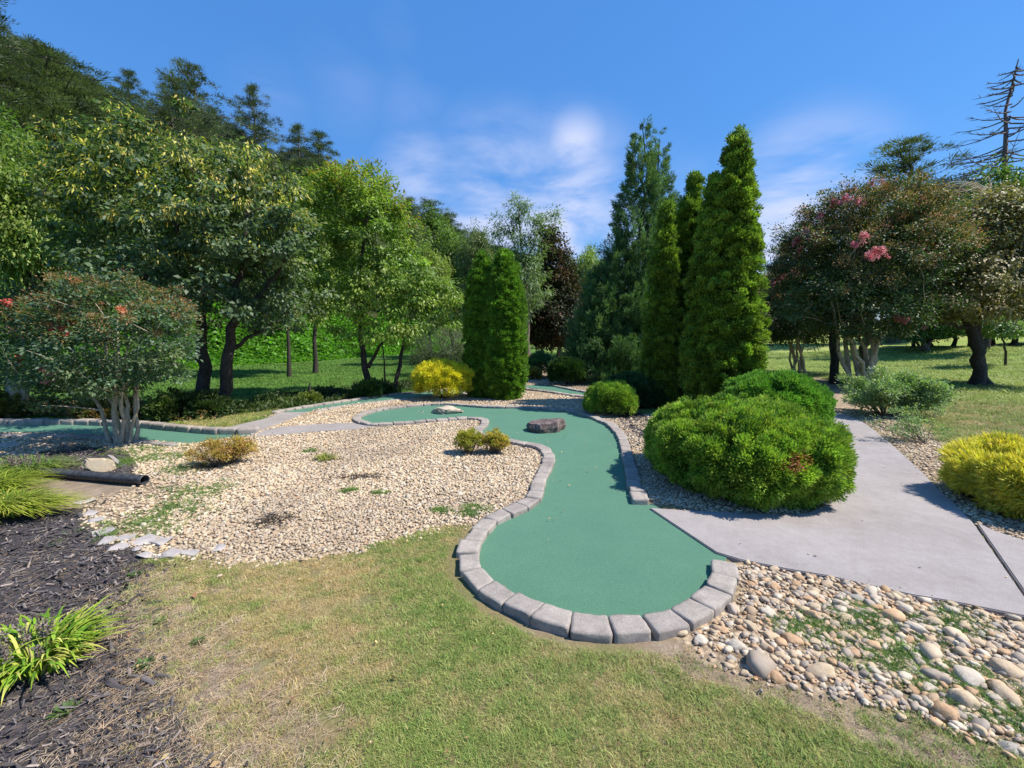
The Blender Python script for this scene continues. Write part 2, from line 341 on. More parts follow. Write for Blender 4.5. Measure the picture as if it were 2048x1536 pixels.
# forest floor on the hill
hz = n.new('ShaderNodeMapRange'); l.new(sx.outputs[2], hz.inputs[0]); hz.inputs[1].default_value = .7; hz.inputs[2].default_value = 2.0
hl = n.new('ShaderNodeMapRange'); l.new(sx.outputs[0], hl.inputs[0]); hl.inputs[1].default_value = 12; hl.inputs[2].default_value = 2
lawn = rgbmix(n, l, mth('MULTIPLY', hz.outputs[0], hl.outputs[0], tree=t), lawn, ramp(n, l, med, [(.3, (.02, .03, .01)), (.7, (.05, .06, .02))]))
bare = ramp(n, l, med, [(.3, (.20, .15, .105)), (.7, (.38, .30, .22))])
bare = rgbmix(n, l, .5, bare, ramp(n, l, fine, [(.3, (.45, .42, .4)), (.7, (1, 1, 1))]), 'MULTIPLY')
vo = n.new('ShaderNodeTexVoronoi'); vo.inputs['Scale'].default_value = 26; l.new(geo, vo.inputs['Vector'])
gr = ramp(n, l, vo.outputs['Distance'], [(.0, (.58, .47, .35)), (.35, (.46, .37, .27)), (.62, (.2, .155, .11))])
gr = rgbmix(n, l, .5, gr, ramp(n, l, vo.outputs['Color'], [(.2, (.3, .27, .23)), (.8, (.75, .68, .6))]), 'OVERLAY')
mulch = ramp(n, l, fine, [(.3, (.03, .027, .028)), (.6, (.075, .065, .068)), (.8, (.14, .125, .12))])
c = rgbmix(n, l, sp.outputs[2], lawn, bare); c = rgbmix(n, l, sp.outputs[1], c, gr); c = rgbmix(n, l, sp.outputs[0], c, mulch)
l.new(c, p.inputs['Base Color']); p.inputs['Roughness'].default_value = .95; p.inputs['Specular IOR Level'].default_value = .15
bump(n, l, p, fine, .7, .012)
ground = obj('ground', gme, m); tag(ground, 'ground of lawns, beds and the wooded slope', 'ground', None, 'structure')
del gme, zone, Z3
# ------------------------------------------------------------------ flat slabs: greens and paths
def slab(name, poly, ztop, thick, mat, label, cat, bevel=0, kind='structure'):
    bm = bmesh.new(); vs = [bm.verts.new((x, y, ztop)) for x, y in poly]
    f = bm.faces.new(vs); f.normal_update()
    if f.normal.z < 0: f.normal_flip()
    r = bmesh.ops.extrude_face_region(bm, geom=[f])
    for v in [g for g in r['geom'] if isinstance(g, bmesh.types.BMVert)]: v.co.z -= thick
    bmesh.ops.recalc_face_normals(bm, faces=bm.faces)
    if bevel:
        es = [e for e in bm.edges if all(abs(v.co.z-ztop) < 1e-5 for v in e.verts)]
        bmesh.ops.bevel(bm, geom=es, offset=bevel, segments=2, affect='EDGES')
    bmesh.ops.triangulate(bm, faces=bm.faces)
    me = bpy.data.meshes.new(name); bm.to_mesh(me); bm.free()
    o = obj(name, me, mat); tag(o, label, cat, None, kind); return o
m, t, n, l, p = mat_base('felt_carpet')
co = n.new('ShaderNodeNewGeometry').outputs['Position']
f1 = noise_tex(n, l, 150, 4, .8, co); f2 = noise_tex(n, l, 2.2, 5, .6, co); f3 = noise_tex(n, l, 30, 6, .75, co)
c = ramp(n, l, f1, [(.3, (.04, .118, .068)), (.55, (.082, .195, .125)), (.78, (.17, .31, .21))])
c = rgbmix(n, l, .45, c, ramp(n, l, f2, [(.3, (.72, .75, .77)), (.7, (1.0, 1.0, .98))]), 'MULTIPLY')
c = rgbmix(n, l, .3, c, ramp(n, l, f3, [(.3, (.72, .75, .75)), (.7, (1, 1, 1))]), 'MULTIPLY')
vv = n.new('ShaderNodeTexVoronoi'); vv.inputs['Scale'].default_value = 7; l.new(co, vv.inputs['Vector'])
c = rgbmix(n, l, ramp(n, l, vv.outputs['Distance'], [(.012, (.8, .8, .8)), (.03, (0, 0, 0))]), c, (.42, .45, .38))
l.new(c, p.inputs['Base Color']); p.inputs['Roughness'].default_value = .9; p.inputs['Specular IOR Level'].default_value = .2
p.inputs['Sheen Weight'].default_value = .25; p.inputs['Sheen Roughness'].default_value = .5; p.inputs['Sheen Tint'].default_value = (.6, 1, .8, 1)
bump(n, l, p, f1, .5, .003); CARPET = m
m, t, n, l, p = mat_base('broom_concrete')
co = n.new('ShaderNodeNewGeometry').outputs['Position']
f1 = noise_tex(n, l, 1.4, 6, .65, co); f2 = noise_tex(n, l, 110, 5, .85, co); f4 = noise_tex(n, l, 14, 8, .75, co)
c = ramp(n, l, f1, [(.3, (.315, .285, .275)), (.7, (.40, .365, .355))])
c = rgbmix(n, l, .65, c, ramp(n, l, f2, [(.32, (.55, .54, .54)), (.6, (1, 1, 1))]), 'MULTIPLY')
c = rgbmix(n, l, .38, c, ramp(n, l, f4, [(.3, (.6, .57, .54)), (.62, (1, 1, 1))]), 'MULTIPLY')
c = rgbmix(n, l, .28, c, ramp(n, l, noise_tex(n, l, .9, 9, .75, co), [(.38, (.66, .62, .58)), (.5, (1, 1, 1))]), 'MULTIPLY')
vv = n.new('ShaderNodeTexVoronoi'); vv.inputs['Scale'].default_value = 30; l.new(co, vv.inputs['Vector'])
c = rgbmix(n, l, ramp(n, l, vv.outputs['Distance'], [(.05, (.7, .7, .7)), (.09, (0, 0, 0))]), c, (.6, .58, .54))
l.new(c, p.inputs['Base Color']); p.inputs['Roughness'].default_value = .85; p.inputs['Specular IOR Level'].default_value = .25
bump(n, l, p, f2, .45, .004); CONC = m
slab('path', path1, .028, .09, CONC, 'smooth grey concrete path curving around the big round bush', 'path', .006)
slab('path', path2, .028, .09, CONC, 'concrete path slab beyond the dark joint at the right edge', 'path', .006)
slab('path', walkA, .024, .08, CONC, 'small branch of the concrete walk leading to the long narrow green', 'path', .005)
slab('path', walkB, .027, .08, CONC, 'concrete walk leading to the rounded left lobe of the front green', 'path', .005)
gz = .012
slab('putting_green', greenA_poly, gz, .02, CARPET, 'large hourglass shaped green carpet putting green in the foreground', 'putting green', kind='thing')
slab('putting_green', greenL, gz, .02, CARPET, 'narrow green carpet putting green behind the multi stemmed crape myrtle', 'putting green', kind='thing')
slab('putting_green', greenM, gz, .02, CARPET, 'long thin green carpet strip running behind the pebble bed to the yellow shrub', 'putting green', kind='thing')
slab('putting_green', greenF, gz, .02, CARPET, 'small distant green carpet strip beside the dark round bush', 'putting green', kind='thing')
# ------------------------------------------------------------------ edging blocks
def block_mesh(q, h, seed, z0=-.03, res=(8, 6, 5)):
    """rounded, worn block filling ground quad q (4 corners)"""
    R = np.random.default_rng(seed); a, b, c = res; V = []; Fc = []; idx = {}
    def vid(i, j, k):
        if (i, j, k) not in idx: idx[(i, j, k)] = len(V); V.append((i/a*2-1, j/b*2-1, k/c*2-1))
        return idx[(i, j, k)]
    for i in range(a):
        for j in range(b):
            Fc.append([vid(i, j, c), vid(i+1, j, c), vid(i+1, j+1, c), vid(i, j+1, c)])
    for i in range(a):
        for k in range(c):
            Fc.append([vid(i, 0, k), vid(i+1, 0, k), vid(i+1, 0, k+1), vid(i, 0, k+1)]); Fc.append([vid(i, b, k), vid(i, b, k+1), vid(i+1, b, k+1), vid(i+1, b, k)])
    for j in range(b):
        for k in range(c):
            Fc.append([vid(0, j, k), vid(0, j, k+1), vid(0, j+1, k+1), vid(0, j+1, k)]); Fc.append([vid(a, j, k), vid(a, j+1, k), vid(a, j+1, k+1), vid(a, j, k+1)])
    V = np.array(V); S_ = np.sign(V)*np.abs(V)**.75
    r = .12; inner = np.clip(S_, -1+r, 1-r); d = S_-inner; ln = np.linalg.norm(d, axis=1, keepdims=True); V = inner+np.where(ln > 1e-6, d/np.maximum(ln, 1e-6)*np.minimum(ln, r), 0)
    q = np.array(q); u = (V[:, 0:1]+1)/2; v = (V[:, 1:2]+1)/2
    XY = (1-u)*(1-v)*q[0]+u*(1-v)*q[1]+u*v*q[2]+(1-u)*v*q[3]
    z = z0+(V[:, 2]+1)/2*(h-z0); P = np.column_stack([XY, z])
    c0 = P.mean(0); off = R.uniform(0, 50)
    D = nrm(P-c0); nn = vnoise(P+off, .05, seed, 3); n2 = vnoise(P+off+9, .16, seed+1, 2)
    P = P+D*(nn*.006+n2*.008)[:, None]; P[:, 2] += (V[:, 0]*R.normal()*.003+V[:, 1]*R.normal()*.002)*(V[:, 2] > 0)
    return P, np.array(Fc)
m, t, n, l, p = mat_base('tumbled_block')
co = n.new('ShaderNodeNewGeometry').outputs['Position']; oi = n.new('ShaderNodeObjectInfo')
f1 = noise_tex(n, l, 9, 6, .7, co); f2 = noise_tex(n, l, 90, 5, .8, co)
c = ramp(n, l, f1, [(.25, (.27, .245, .225)), (.5, (.40, .365, .335)), (.75, (.52, .48, .44))])
c = rgbmix(n, l, .65, c, ramp(n, l, oi.outputs['Random'], [(0, (.70, .67, .66)), (.5, (.93, .88, .85)), (1, (1, .96, .9))]), 'MULTIPLY')
c = rgbmix(n, l, .55, c, ramp(n, l, f2, [(.32, (.4, .38, .36)), (.65, (1, 1, 1))]), 'MULTIPLY')
l.new(c, p.inputs['Base Color']); p.inputs['Roughness'].default_value = .9; p.inputs['Specular IOR Level'].default_value = .2; bump(n, l, p, f2, .7, .006); BLOCK = m
def blocks(chain, L_, wid, label, group, h=BH, seed=0, lo=0, hi=None, res=(8, 6, 5), labelf=None):
    fine_ = smooth_line(chain, L_/10); d = np.r_[0, np.cumsum(np.linalg.norm(np.diff(fine_, axis=0), axis=1))]
    R = np.random.default_rng(seed); s = 0; out = []; k = 0
    n_ = int(round(d[-1]/L_)); cuts = np.linspace(0, d[-1], n_+1); cuts[1:-1] += R.normal(size=n_-1)*L_*.05
    def at(s): return np.array([np.interp(s, d, fine_[:, 0]), np.interp(s, d, fine_[:, 1])])
    for i in range(n_):
        a, b = cuts[i]+.004, cuts[i+1]-.004; A, B = at(a), at(b)
        e = L_*.3; ta = nrm(at(min(a+e, d[-1]))-at(max(a-e, 0))); tb = nrm(at(min(b+e, d[-1]))-at(max(b-e, 0)))
        na, nb = np.array([-ta[1], ta[0]]), np.array([-tb[1], tb[0]])
        w = wid/2*(1+R.normal()*.05); sh = R.normal()*.004
        cen = (A+B)/2
        q = np.array([A-na*w, B-nb*w, B+nb*w, A+na*w])-cen+na*sh+R.normal(size=(4, 2))*L_*.018
        P, Fc = block_mesh(q, h*(1+R.normal()*.05), seed*1000+i, res=res)
        me = mesh_np('edging_block', P, Fc, None, True)
        o = obj('edging_block', me, BLOCK); o.location = (cen[0], cen[1], 0)
        lb = labelf(cen) if labelf else (label, group)
        tag(o, lb[0], 'edging block', lb[1])
def labA(c):
    x, y = c
    if y < 3.05 and x < 1.55: return ('worn grey block in the curved kerb around the near rounded end of the large green', 'blocks round the near end of the large green')
    if y < 6.2 and x > 1.0: return ('grey block in the straight kerb between the large green and the big round bush', 'blocks between the large green and the round bush')
    if y < 6.5: return ('grey block in the winding kerb between the large green and the pebble bed', 'blocks along the waist of the large green')
    return ('small looking grey block in the far kerb round the top lobes of the large green', 'blocks round the far lobes of the large green')
blocks(chainA, .205, .15, '', '', seed=3, labelf=labA)
blocks(chainL1, .3, .15, 'pale grey block in the kerb behind the left green', 'blocks behind the left green', seed=4, h=.11, res=(5, 4, 3))
blocks(chainL2, .3, .13, 'low pale block along the pebble side of the left green', 'blocks before the left green', seed=5, h=.05, res=(5, 4, 3))
blocks(chainM1, .25, .15, 'grey block in the kerb on the lawn side of the long thin green', 'blocks behind the long thin green', seed=6, res=(5, 4, 3))
blocks(chainM2, .3, .1, 'low block on the pebble side of the long thin green', 'blocks before the long thin green', seed=7, h=.045, res=(5, 4, 3))
blocks(chainF1, .25, .14, 'small block in the near kerb of the distant green', 'near blocks of the distant green', seed=8, res=(5, 4, 3))
blocks(chainF2, .25, .14, 'small block in the kerb between the distant green and the dark round bush', 'far blocks of the distant green', seed=9, res=(5, 4, 3))
# ------------------------------------------------------------------ foliage builders
def leaves(P, D, Nn, Ls, Ws, C, fold=.18):
    """one kite shaped leaf per point; returns V, F, C"""
    D = nrm(D); Sd = nrm(np.cross(D, Nn)); Up = np.cross(Sd, D); Ls = Ls[:, None]; Ws = Ws[:, None]
    mid = P+D*Ls*.42
    V = np.stack([P, mid+Sd*Ws*.5+Up*Ws*fold, P+D*Ls, mid-Sd*Ws*.5+Up*Ws*fold], 1).reshape(-1, 3)
    n = len(P); F = np.arange(4*n).reshape(n, 4)
    return V, F, np.repeat(np.minimum(C*1.35, .9), 4, 0)
def pal(n, cols, R, jit=.18, w=None):
    cols = np.array(cols, float); k = R.choice(len(cols), n, p=None if w is None else np.array(w)/np.sum(w))
    c = cols[k]*(1+R.normal(size=(n, 1))*jit); return np.clip(c, .002, 1)
def join(parts):
    V = []; F = []; C = []; o = 0
    for v, f, c in parts: V.append(v); F.append(f+o); C.append(c); o += len(v)
    return np.concatenate(V), np.concatenate(F), np.concatenate(C)
def tube(pts, rad, sides=6, cap=True):
    pts = np.array(pts, float); rad = np.array(rad, float); n = len(pts)
    T = nrm(np.gradient(pts, axis=0)); ref = np.array([.3, .9, .2]) if abs(T[0, 2]) > .5 else np.array([0, 0, 1.])
    A = nrm(np.cross(T, ref)); B = np.cross(T, A); th = np.linspace(0, 2*np.pi, sides, endpoint=False)
    V = (pts[:, None]+(A[:, None]*np.cos(th)[None, :, None]+B[:, None]*np.sin(th)[None, :, None])*rad[:, None, None]).reshape(-1, 3)
    i = np.arange(n-1)[:, None]*sides; j = np.arange(sides)[None, :]; j2 = (j+1) % sides
    F = np.stack([i+j, i+j2, i+sides+j2, i+sides+j], -1).reshape(-1, 4)
    return V, F
def tubes(lst, sides=6):
    V = []; F = []; o = 0
    for pts, rad in lst:
        v, f = tube(pts, rad, sides); V.append(v); F.append(f+o); o += len(v)
    return np.concatenate(V), np.concatenate(F)
def curve3(a, b, c, n=7):
    t = np.linspace(0, 1, n)[:, None]; a, b, c = map(np.array, (a, b, c)); return (1-t)**2*a+2*t*(1-t)*b+t*t*c
def clump_centres(blobs_, n, R, shell=.35, mind=.0, zmin=None):
    """points in a union of ellipsoids (cx,cy,cz,rx,ry,rz), denser towards the outside"""
    vol = np.array([b[3]*b[4]*b[5] for b in blobs_])**.8; k = R.choice(len(blobs_), n*2, p=vol/vol.sum())
    B = np.array(blobs_)[k]; d = rnd(len(k), R); r = R.uniform(0, 1, len(k))**shell*R.uniform(.85, 1.22, len(k))
    P = B[:, :3]+d*r[:, None]*B[:, 3:]
    # drop those deep inside another blob
    keep = np.ones(len(P), bool)
    for b in blobs_:
        q = np.linalg.norm((P-np.array(b[:3]))/np.array(b[3:]), axis=1); keep &= ~((q < .55) & (R.uniform(0, 1, len(P)) < .75))
    if zmin is not None: keep &= P[:, 2] > zmin
    P = P[keep]; cen = np.average(np.array(blobs_)[:, :3], axis=0, weights=vol)
    return P[:n], cen
def clump_leaves(P, cen, per, rad, leafL, leafW, cols, R, w=None, droop=.3, flatten=.65, out=.8, updir=.9, cjit=.22, fold=.18, w_top=None):
    n = len(P); per_i = np.maximum(4, (per*R.uniform(.5, 1.5, n))).astype(int); k = np.repeat(np.arange(n), per_i); m_ = len(k)
    rr = (rad*R.uniform(.6, 1.35, n))[k]; o = R.normal(size=(m_, 3))*.5; o[:, 2] *= flatten
    Q = P[k]+o*rr[:, None]
    og = nrm(P-cen)[k]
    D = nrm(nrm(o)*.8+og*out*.5+rnd(m_, R)*.7+np.array([0, 0, -droop])); Nn = nrm(og*.5+np.array([0, 0, updir])+rnd(m_, R)*.75)
    base = pal(n, cols, R, cjit, w)
    c = base[k]*.6+pal(m_, cols, R, .2, w)*.4
    c = c*(1+R.normal(size=(m_, 1))*.12)
    Ls = leafL*R.uniform(.65, 1.25, m_); Ws = leafW*R.uniform(.7, 1.2, m_)
    return leaves(Q, D, Nn, Ls, Ws, c, fold)
def branch_net(stems, P, R, r_tip=.006, sub=None, sag=.15):
    """stems: list of (pts, radii); adds thin branches from the stems out to the clumps P"""
    lst = [(s, r) for s, r in stems]; SP = np.concatenate([np.array(s) for s, r in stems]); SR = np.concatenate([np.array(r) for s, r in stems])
    sel = P if sub is None or len(P) <= sub else P[R.choice(len(P), sub, replace=False)]
    sel = sel[np.argsort([np.min(np.linalg.norm(SP-q, axis=1)) for q in sel])]
    for q in sel:
        d = np.linalg.norm(SP-q, axis=1)+np.maximum(0, SP[:, 2]-q[2]+.1)*2.5; i = int(np.argmin(d)); a = SP[i]
        mid = (a+q)/2+np.array([0, 0, sag*np.linalg.norm(q-a)])*R.uniform(-.3, 1)+R.normal(size=3)*.06*np.linalg.norm(q-a)
        c = curve3(a, mid, q, 6); r0 = min(SR[i]*.6, r_tip*2.2+.012*np.linalg.norm(q-a)); rr = np.linspace(max(r0, r_tip), r_tip*.5, 6)
        lst.append((c, rr)); SP = np.concatenate([SP, c[2:]]); SR = np.concatenate([SR, rr[2:]])
    return lst
def stem(base, top, r0, r1, R, wig=.06, n=9, lean=None):
    base, top = np.array(base, float), np.array(top, float); L_ = np.linalg.norm(top-base)
    mid = (base+top)/2+R.normal(size=3)*wig*L_+(0 if lean is None else np.array(lean)); c = curve3(base, mid, top, n)
    c[1:-1] += R.normal(size=(n-2, 3))*L_*.012
    r = r1+(r0-r1)*(1-np.linspace(0, 1, n))**.8; r[0] *= 1.35
    return c, r
def tree(name, label, cat, loc, stems, blobs_, seed, nclump, per, rad, leafL, leafW, cols, w=None, bark=BARK_D, lmat=LEAF, group=None, shell=.35,
         droop=.3, flatten=.65, sides=7, sub=90, flowers=None, zmin=None, r_tip=.006, out=.8, top_cols=None, extra=None, fl_size=.028):
    R = np.random.default_rng(seed); root = thing(name, label, cat, loc, 0, group)
    P, cen = clump_centres(blobs_, nclump, R, shell, zmin=zmin)
    st = [s if isinstance(s[0], np.ndarray) else stem(s[0], s[1], s[2], s[3], R) for s in stems]
    V, F = tubes(branch_net(st, P, R, r_tip, sub), sides); obj('trunk', mesh_np('trunk', V, F, None, True), bark, root)
    parts = [clump_leaves(P, cen, per, rad, leafL, leafW, cols, R, w, droop, flatten, out)]
    if top_cols is not None:      # new growth / seed heads on the upper and outer clumps
        frac, tc_, tper, tl, tw, td = top_cols
        sc = (P-cen)@np.array([0, -.25, 1.]); k = np.argsort(-sc+R.normal(size=len(P))*.35*np.std(sc))[:int(frac*len(P))]
        Q = P[k]+nrm(P[k]-cen)*rad*.35; parts.append(clump_leaves(Q, cen, tper, rad*.8, tl, tw, tc_, R, None, td, .7, .5))
    if extra is not None: parts.append(extra(P, cen, R))
    V, F, C = join(parts); obj('crown', mesh_np('crown', V, F, C), lmat, root)
    if flowers:
        for (fx, fy, fz, fr, fc) in flowers:
            q = np.array([[fx, fy, fz]])+R.normal(size=(13, 3))*fr*.62
            v, f, c_ = clump_leaves(q, q.mean(0)-np.array([0, 0, .1]), 24, fr*.45, fl_size*.85, fl_size*.7, fc, R, None, 0, 1, .3)
            obj('flower_cluster', mesh_np('flower_cluster', v, f, c_), PETAL, root)
    return root
def shell_shrub(name, label, cat, loc, surf, seed, nclump, per, crad, leafL, leafW, cols, w=None, lmat=NEEDLE, updir=.6, group=None, core=.8,
                stems=None, bark=BARK_D, spread=.8, rz=0, jit=.05, hollow=.25, tufts=None, cjit=.2):
    """dense conifer / clipped shrub: surf(n, R) -> points, outward normals on the envelope"""
    R = np.random.default_rng(seed); root = thing(name, label, cat, loc, rz, group)
    parts = []
    for layer, (dep, fr, lsz) in enumerate(((0, 1, 1), (.11, .6, 1.1), (.24, .4, 1.5))):
        P, Nn = surf(int(nclump*fr), R); n = len(P)
        P = P-Nn*(dep*np.minimum(1, crad*6)+crad*.2+R.uniform(-jit, jit, (n, 1))+np.maximum(0, vnoise(P, .22, seed+50, 2)-.25)[:, None]*hollow)
        pi_ = np.maximum(5, per*fr*R.uniform(.6, 1.4, n)).astype(int); k = np.repeat(np.arange(n), pi_); m_ = len(k)
        ax_ = nrm(Nn+np.array([0, 0, updir])+rnd(n, R)*.25)[k]
        h = rnd(m_, R); h = nrm(h+ax_*.9); cr_ = (crad*R.uniform(.65, 1.3, n))[k]
        Q = P[k]+h*cr_[:, None]*R.uniform(.15, 1, (m_, 1))*np.array([1, 1, 1])
        D = nrm(h*.9+ax_*spread+rnd(m_, R)*.6); Up = nrm(rnd(m_, R)+Nn[k]*.6)
        base = pal(n, cols, R, cjit, w); c = base[k]*.65+pal(m_, cols, R, .15, w)*.35; c *= (1+R.normal(size=(m_, 1))*.12)
        parts.append(leaves(Q, D, Up, leafL*lsz*R.uniform(.6, 1.25, m_), leafW*lsz*R.uniform(.7, 1.2, m_), c, .12))
    if tufts is not None: parts.append(tufts(R))
    V, F, C = join(parts); obj('foliage', mesh_np('foliage', V, F, C), lmat, root)
    st = stems or [((0, 0, 0), (0, 0, .5), .04, .02)]
    V, F = tubes([stem(*s, R) for s in st], 7); obj('trunk', mesh_np('trunk', V, F, None, True), bark, root)
    return root
def dome(rx, ry, h, lump=.06, seed=1, low=-.1, lsc=.35, pw=2.0, zc=None):
    def f(n, R):
        d = rnd(n*2, R); d = d[d[:, 2] > low][:n]; c = np.array([0, 0, h*.45 if zc is None else zc]); r = np.array([rx, ry, h-c[2]])
        zs = np.where(d[:, 2:3] < 0, c[2]/r[2]*.95/abs(low) if low < 0 else 1, 1)
        dd = d.copy(); s = (np.abs(dd)**pw).sum(1, keepdims=True)**(-1/pw); dd = dd*s
        dd[:, 2:3] *= np.where(dd[:, 2:3] < 0, c[2]/r[2], 1)
        P = c+dd*r; Nn = nrm(d/r); P = P+Nn*(vnoise(P, lsc, seed, 2)*lump)[:, None]; P[:, 2] = np.maximum(P[:, 2], .03); return P, Nn
    return f
def spire(parts_):
    """union of tapering columns (x,y,radius,height,profile power, lump)"""
    def f(n, R):
        A = np.array([p_[2]*p_[3] for p_ in parts_]); k = R.choice(len(parts_), n, p=A/A.sum()); out = []; on = []
        th = R.uniform(0, 2*np.pi, n); t = R.uniform(0, 1, n); t = 1-np.sqrt(1-t*.985) if False else t
        for i, (x, y, r, h, pw, lump) in enumerate(parts_):
            s = k == i; tt = t[s]; tt = 1-(1-tt)**.8; a = th[s]
            rr = r*prof(tt, pw); P = np.stack([x+np.cos(a)*rr, y+np.sin(a)*rr, tt*h], 1); sl_ = r/h*1.5
            Nn = nrm(np.stack([np.cos(a), np.sin(a), np.full(len(a), sl_)+tt**4], 1)); P += Nn*(vnoise(P*np.array([1, 1, .6]), .3, i+7, 2)*lump*np.clip((1-tt)*3.5, 0, 1))[:, None]
            keep = np.ones(len(P), bool)
            for j, (x2, y2, r2, h2, p2, _) in enumerate(parts_):
                if j == i: continue
                t2 = np.clip(P[:, 2]/h2, 0, 1.2); r_ = r2*prof(np.minimum(t2, 1), p2)*(t2 < 1); keep &= np.hypot(P[:, 0]-x2, P[:, 1]-y2) > r_*.8
            out.append(P[keep]); on.append(Nn[keep])
        return np.concatenate(out), np.concatenate(on)
    return f
def prof(t, pw):
    return np.minimum(1, .72+t*1.6)*np.clip(1-t**pw, 0, 1)**.85
def BL(loc, px, py, rpx, rpy, dY=0, ry=None):
    Y = loc[1]+dY; x, y, z = AT(px, py, Y); s = Y/FPX
    return (x-loc[0], dY, z-(loc[2] if len(loc) > 2 else 0), rpx*s, (ry if ry is not None else rpx*s), rpy*s)
def RP(loc, px, py, dY=0):
    x, y, z = AT(px, py, loc[1]+dY); return (x-loc[0], dY, z-(loc[2] if len(loc) > 2 else 0))
def L3(px, py):
    x, y = G(px, py); return (x, y, tz(x, y))
# ================================================================== trees of the left side
a = L3(240, 888)
st = [((-.14, 0, 0), RP(a, 150, 720), .03, .01), ((-.05, .05, 0), RP(a, 190, 690, .2), .036, .011), ((0, -.03, 0), RP(a, 215, 640, -.1), .038, .011),
      ((.05, .03, 0), RP(a, 235, 640, .25), .038, .011), ((.12, 0, 0), RP(a, 262, 680, 0), .03, .01), ((.2, .04, 0), RP(a, 282, 660, .3), .028, .01), ((.08, -.08, 0), RP(a, 228, 690, -.4), .026, .01),
      ((.17, -.02, 0), RP(a, 300, 700, -.2), .024, .009)]
FL_RED = [(.5, .06, .07), (.6, .14, .13), (.4, .16, .09)]; FL_PINK = [(.62, .16, .22), (.72, .32, .38), (.5, .12, .16), (.4, .2, .14)]
tree('crape_myrtle', 'left crape myrtle with pale bundled stems rising beside the left green', 'tree', a, st,
     [BL(a, 205, 690, 120, 95), BL(a, 130, 700, 85, 90, .2), BL(a, 300, 680, 85, 85, -.1), BL(a, 235, 620, 120, 60, .1), BL(a, 225, 740, 90, 45, -.2), BL(a, 110, 765, 50, 45, -.1), BL(a, 345, 700, 40, 65, -.2), BL(a, 200, 775, 50, 28, -.3), BL(a, 290, 740, 40, 40, -.2), BL(a, 160, 760, 60, 40, .2), BL(a, 90, 640, 40, 40, .1), BL(a, 330, 640, 45, 35, .2), BL(a, 60, 730, 30, 50, -.3), BL(a, 180, 580, 60, 25, .1)],
     11, 330, 66, .14, .058, .034, [(.055, .10, .055), (.075, .13, .07), (.10, .15, .08), (.12, .14, .06)], [3, 3, 2, 1], bark=BARK_L, sub=140, droop=.1,
     top_cols=(.3, [(.22, .13, .06), (.28, .18, .09), (.18, .12, .04), (.3, .12, .08)], 90, .03, .018, -.3), sides=7,
     flowers=[RP(a, 105, 743, -.5)+(.09, FL_PINK), RP(a, 118, 662, -.6)+(.06, FL_RED), RP(a, 40, 720, -.3)+(.05, FL_RED), RP(a, 240, 620, -.6)+(.05, [(.45, .15, .08), (.5, .25, .12)]), RP(a, 12, 607, -.2)+(.04, FL_RED)])
a = L3(38, 832)
tree('crape_myrtle', 'crape myrtle with a thick pale twisted trunk at the left edge', 'tree', a,
     [((0, 0, 0), RP(a, 45, 700), .17, .06), ((-.1, 0, 0), RP(a, 20, 690, .2), .12, .05), ((.1, .0, 0), RP(a, 75, 690, -.1), .07, .04)],
     [BL(a, 40, 640, 80, 70), BL(a, -40, 660, 90, 80), BL(a, 50, 730, 40, 40, -.4), BL(a, 100, 640, 60, 50, .3)],
     12, 200, 90, .2, .06, .035, [(.04, .075, .035), (.06, .10, .045), (.10, .11, .04)], None, bark=BARK_L, top_cols=(.35, [(.25, .15, .06), (.3, .2, .09)], 60, .035, .02, -.3), r_tip=.008)
# big pod-bearing tree
a = L3(425, 826)
POD = [(.46, .42, .06), (.52, .47, .09), (.34, .34, .06), (.44, .31, .08)]
tree('redbud_tree', 'broad twin trunked tree hung with yellow seed pods on the dark lawn edge', 'tree', a,
     [((-.18, 0, 0), RP(a, 400, 560, .2), .14, .07), ((.12, .1, 0), RP(a, 480, 600, 0), .14, .06), (RP(a, 400, 590, .15), RP(a, 330, 400, -.5), .07, .025), (RP(a, 400, 600, .15), RP(a, 425, 380, .5), .075, .02),
      (RP(a, 470, 640, 0), RP(a, 570, 520, -.3), .06, .02), (RP(a, 470, 620, 0), RP(a, 500, 400, .2), .06, .02), (RP(a, 400, 640, .1), RP(a, 250, 520, -.8), .045, .015), (RP(a, 412, 740, 0), RP(a, 365, 690, -.4), .03, .015), (RP(a, 460, 700, 0), RP(a, 590, 620, .5), .045, .015)],
     [BL(a, 380, 440, 190, 120), BL(a, 250, 400, 130, 100, .4), BL(a, 500, 440, 120, 90, -.3), BL(a, 360, 330, 170, 70, .2), BL(a, 230, 300, 80, 50, .3), BL(a, 470, 560, 150, 90, .3), BL(a, 560, 520, 80, 110, -.2),
      BL(a, 300, 540, 110, 60, -.6), BL(a, 170, 460, 80, 90, -.2), BL(a, 540, 620, 90, 50, .6), BL(a, 420, 620, 80, 40, -.8), BL(a, 150, 350, 70, 50, .2)],
     13, 430, 74, .24, .10, .07, [(.075, .115, .055), (.095, .14, .07), (.055, .09, .045), (.14, .16, .05)], [3, 3, 2, 1], bark=BARK_D, sub=190, droop=.5, flatten=.55,
     top_cols=(.48, POD, 36, .10, .028, 1.5), r_tip=.008, sides=8)
